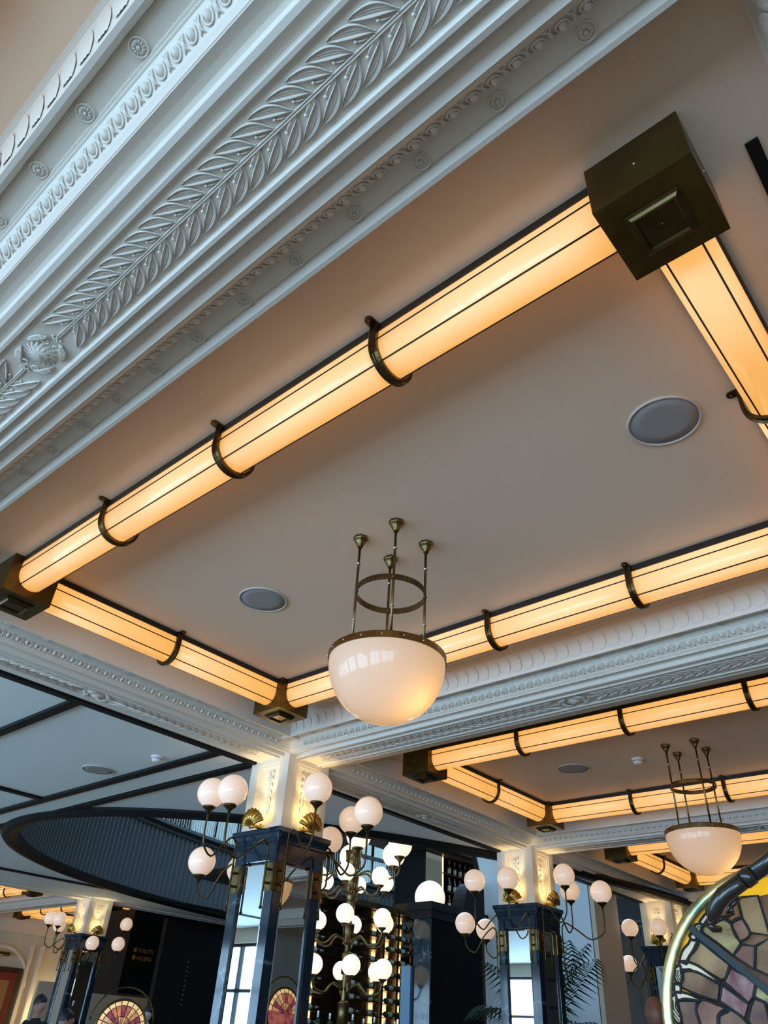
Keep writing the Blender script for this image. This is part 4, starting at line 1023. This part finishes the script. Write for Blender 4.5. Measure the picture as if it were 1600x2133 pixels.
# ------------------------------------------------------------------ palms
M['palm'] = mat('palm_leaf', (.012,.035,.014), .45); M['pot'] = mat('pot', (.05,.05,.055), .4)
def frond(mb, base, az, el, ln, nl=15, droop=1.0):
    P = []; d = Vector((math.cos(az)*math.cos(el), math.sin(az)*math.cos(el), math.sin(el))); p = Vector(base); st = ln/16
    for i in range(17):
        P.append(p.copy()); p = p+d*st; d = (d+Vector((0,0,-.085*droop))).normalized()
    mb.tube(P, [.0035*(1-.85*i/16) for i in range(17)], 5)
    for i in range(nl):
        t = 2+14*i/nl; a = int(t); q = P[a].lerp(P[min(a+1,16)], t-a); tg = (P[min(a+1,16)]-P[a]).normalized()
        sd = tg.cross(Vector((0,0,1))).normalized(); L_ = ln*.42*math.sin(PI*(.18+.80*i/nl))
        for s_ in (-1, 1):
            dr = (sd*s_*.75+tg*.7).normalized(); c1 = q+dr*L_*.5+Vector((0,0,.004)); c2 = q+dr*L_+Vector((0,0,-L_*.45)); w = tg*.006
            mb.add([q-w*.5, q+w*.5, c1+w, c1-w, c2], [(0,1,2,3),(3,2,4)])
def palm(u, top, fr, label):
    t = thing('potted_palm', label, 'plant', (u[0], u[1], FL), 'potted palms')
    MB().lathe([(.07,0),(.10,.02),(.12,.16),(.125,.17),(.11,.17),(.10,.15),(.0004,.15)], n=24).build('pot', 'pot', t)
    for az, el, ln, dr in fr:
        mb = MB(); b_ = (.01*math.cos(az), .01*math.sin(az), top-FL)
        frond(mb, b_, az, el, ln, droop=dr); mb.build('frond', 'palm', t)
    MB().tube([(0,0,.14),(.01,0,(top-FL)*.6),(0,0,top-FL+.02)], [.02,.016,.012], 8).build('trunk', mat('palm_trunk', (.06,.045,.03), .8), t)
palm((-2.56, 4.36), .02, [(-.6,1.25,.62,.9),(-1.0,.95,.55,1.1),(-.2,1.15,.60,.9),(.3,1.3,.6,.9),(-.35,.75,.50,1.0),(2.6,1.1,.55,1.0),(3.2,.9,.55,1.1),(-2.2,1.2,.55,1.0),(-.05,.6,.42,1.0),(-.75,1.4,.62,.7),(4.2,.95,.45,1.1)], 'potted palm with drooping fronds behind the second column')
palm((-1.82, 4.93), .36, [(2.2,.9,.30,.5),(2.8,1.1,.32,.4),(3.5,1.2,.3,.4),(1.2,1.2,.28,.5),(-1.0,1.2,.28,.5)], 'palm tips beside the third column, dark against its white top')

# ------------------------------------------------------------------ people
M['skin'] = mat('skin', (.42,.22,.15), .5); M['skin_dark'] = mat('skin_tan', (.20,.085,.055), .42); M['skin_pale'] = mat('skin_pale', (.55,.40,.36), .5)
M['cloth_dark'] = mat('dark_cloth', (.012,.013,.018), .85); M['cloth_white'] = mat('white_cloth', (.62,.66,.70), .8); M['hair'] = mat('dark_hair', (.010,.008,.008), .5)
def person(u, rz, height, label, cloth, skin, hair=True, seated=False):
    # u: position of the feet (x, y); one continuous body grown over a skeleton, metres
    t = thing('person', label, 'person', (u[0], u[1], FL), None, rz)
    k = height/1.75
    J = [(0,0,.95),(0,0,1.12),(0,.0,1.30),(0,.01,1.42),(0,.015,1.50),(0,.02,1.56),
         (-.19,0,1.40),(-.25,.03,1.13),(-.24,-.12,.93),(-.235,-.18,.87),(.19,0,1.40),(.25,.03,1.13),(.24,-.12,.93),(.235,-.18,.87),
         (-.10,0,.88),(-.11,-.02,.50),(-.11,.02,.09),(-.12,-.14,.03),(.10,0,.88),(.11,-.02,.50),(.11,.02,.09),(.12,-.14,.03)]
    E_ = [(0,1),(1,2),(2,3),(3,4),(4,5),(2,6),(6,7),(7,8),(8,9),(2,10),(10,11),(11,12),(12,13),(0,14),(14,15),(15,16),(16,17),(0,18),(18,19),(19,20),(20,21)]
    Rr = [(.16,.12),(.15,.11),(.17,.12),(.10,.08),(.056,.058),(.055,.06),(.075,.07),(.052,.05),(.038,.035),(.03,.022),(.075,.07),(.052,.05),(.038,.035),(.03,.022),(.095,.095),(.065,.065),(.048,.05),(.045,.03),(.095,.095),(.065,.065),(.048,.05),(.045,.03)]
    me = bpy.data.meshes.new('body'); me.from_pydata([Vector(j)*k for j in J], E_, []); o = bpy.data.objects.new('body', me); COL.objects.link(o)
    sm = o.modifiers.new('skin', 'SKIN')
    for i, v in enumerate(me.skin_vertices[0].data): v.radius = (Rr[i][0]*k, Rr[i][1]*k); v.use_root = (i == 0)
    o.modifiers.new('sub', 'SUBSURF').levels = 2
    dg = bpy.context.evaluated_depsgraph_get(); ev = bpy.data.meshes.new_from_object(o.evaluated_get(dg)); bpy.data.objects.remove(o)
    bm = bmesh.new(); bm.from_mesh(ev)
    # head with brow, nose, chin and ears
    hb = bmesh.new(); bmesh.ops.create_uvsphere(hb, u_segments=28, v_segments=20, radius=1.0)
    for v in hb.verts:
        x, y, z = v.co; f_ = max(0.0, -y)
        w = .074*(1-.22*max(0, -z)); d = .098
        ny = y*d; nz = z*.122
        nose = math.exp(-((x/.16)**2+((z+.12)/.22)**2))*f_; brow = math.exp(-((z-.16)/.09)**2)*f_*.006; mouth = math.exp(-((x/.35)**2+((z+.48)/.06)**2))*f_*.005; eye = (math.exp(-(((x-.40)/.16)**2+((z-.02)/.10)**2))+math.exp(-(((x+.40)/.16)**2+((z-.02)/.10)**2)))*f_*.012
        ear = math.exp(-(((abs(x)-1)/.18)**2+((z+.02)/.22)**2+((y-.08)/.18)**2))*.013*(1 if x > 0 else -1)
        v.co = (x*w+ear, ny-nose*.026-brow+mouth+eye+.012, nz)
    for v in hb.verts: v.co = (v.co+Vector((0,.0,1.655)))*k
    tmp = bpy.data.meshes.new('h'); hb.to_mesh(tmp); bm.from_mesh(tmp); hb.free()
    bm.to_mesh(ev); bm.free()
    ev.materials.append(M[cloth]); ev.materials.append(M[skin])
    for p in ev.polygons:
        p.use_smooth = True; c = p.center
        if c.z > 1.475*k or (c.z < .905*k and abs(c.x) > .20*k): p.material_index = 1
    o = bpy.data.objects.new('body', ev); COL.objects.link(o); o.parent = t
    if hair:
        mb = MB(); rows = []
        for i in range(9):
            a = 1.75*i/8
            rows.append([(.082*math.sin(a)*math.cos(b)*k/S, (.107*math.sin(a)*math.sin(b)+.020)*k/S, (1.665+.130*math.cos(a)*(1 if math.sin(b) > -.2 else .93+.05*math.cos(a)) - (0 if math.sin(b) > -.4 else -.03*(a > 1.0)))*k/S) for b in [2*PI*j/20 for j in range(20)]])
        mb.grid(rows, closed_v=True); mb.build('hair', 'hair', t)
    return t
person((-1.33, 3.04), 3.9, 1.61, 'bald man in a white shirt seen from behind at lower right', 'cloth_white', 'skin_dark', hair=False)
person((-5.66, 3.0), 1.9, 1.53, 'person in dark jacket standing beside the far left column', 'cloth_dark', 'skin')
person((-4.51, 2.57), 2.6, 1.36, 'dark haired person nearest the far left column, mostly below the picture', 'cloth_dark', 'skin')
person((-5.75, 3.93), .9, 1.52, 'person with dark hair turned aside next to the small stained glass lamp', 'cloth_dark', 'skin_pale')
# ------------------------------------------------------------------ glow on the far left wall
wl = thing('wall_lamp', 'small shaded lamp glowing on the cream wall at far left', 'wall lamp', (XFL+.12, 4.95, .02))
MB().lathe([(.05,0),(.075,-.10),(.073,-.10),(.048,0)], n=20).build('shade', mat('lamp_shade', (.9,.8,.6), .5, emit=(1,.7,.35), estr=.8), wl)
MB().tube([(-.12,0,-.12),(-.02,0,-.12),(0,0,-.05)], .008, 8).build('arm', 'brass', wl)
l = bpy.data.lights.new('wall_lamp_light', 'POINT'); l.energy = 26; l.color = (1,.74,.36); l.shadow_soft_size = .06
lo = bpy.data.objects.new('wall_lamp_light', l); COL.objects.link(lo); lo.parent = wl; lo.location = Vector((0,0,.04))*S
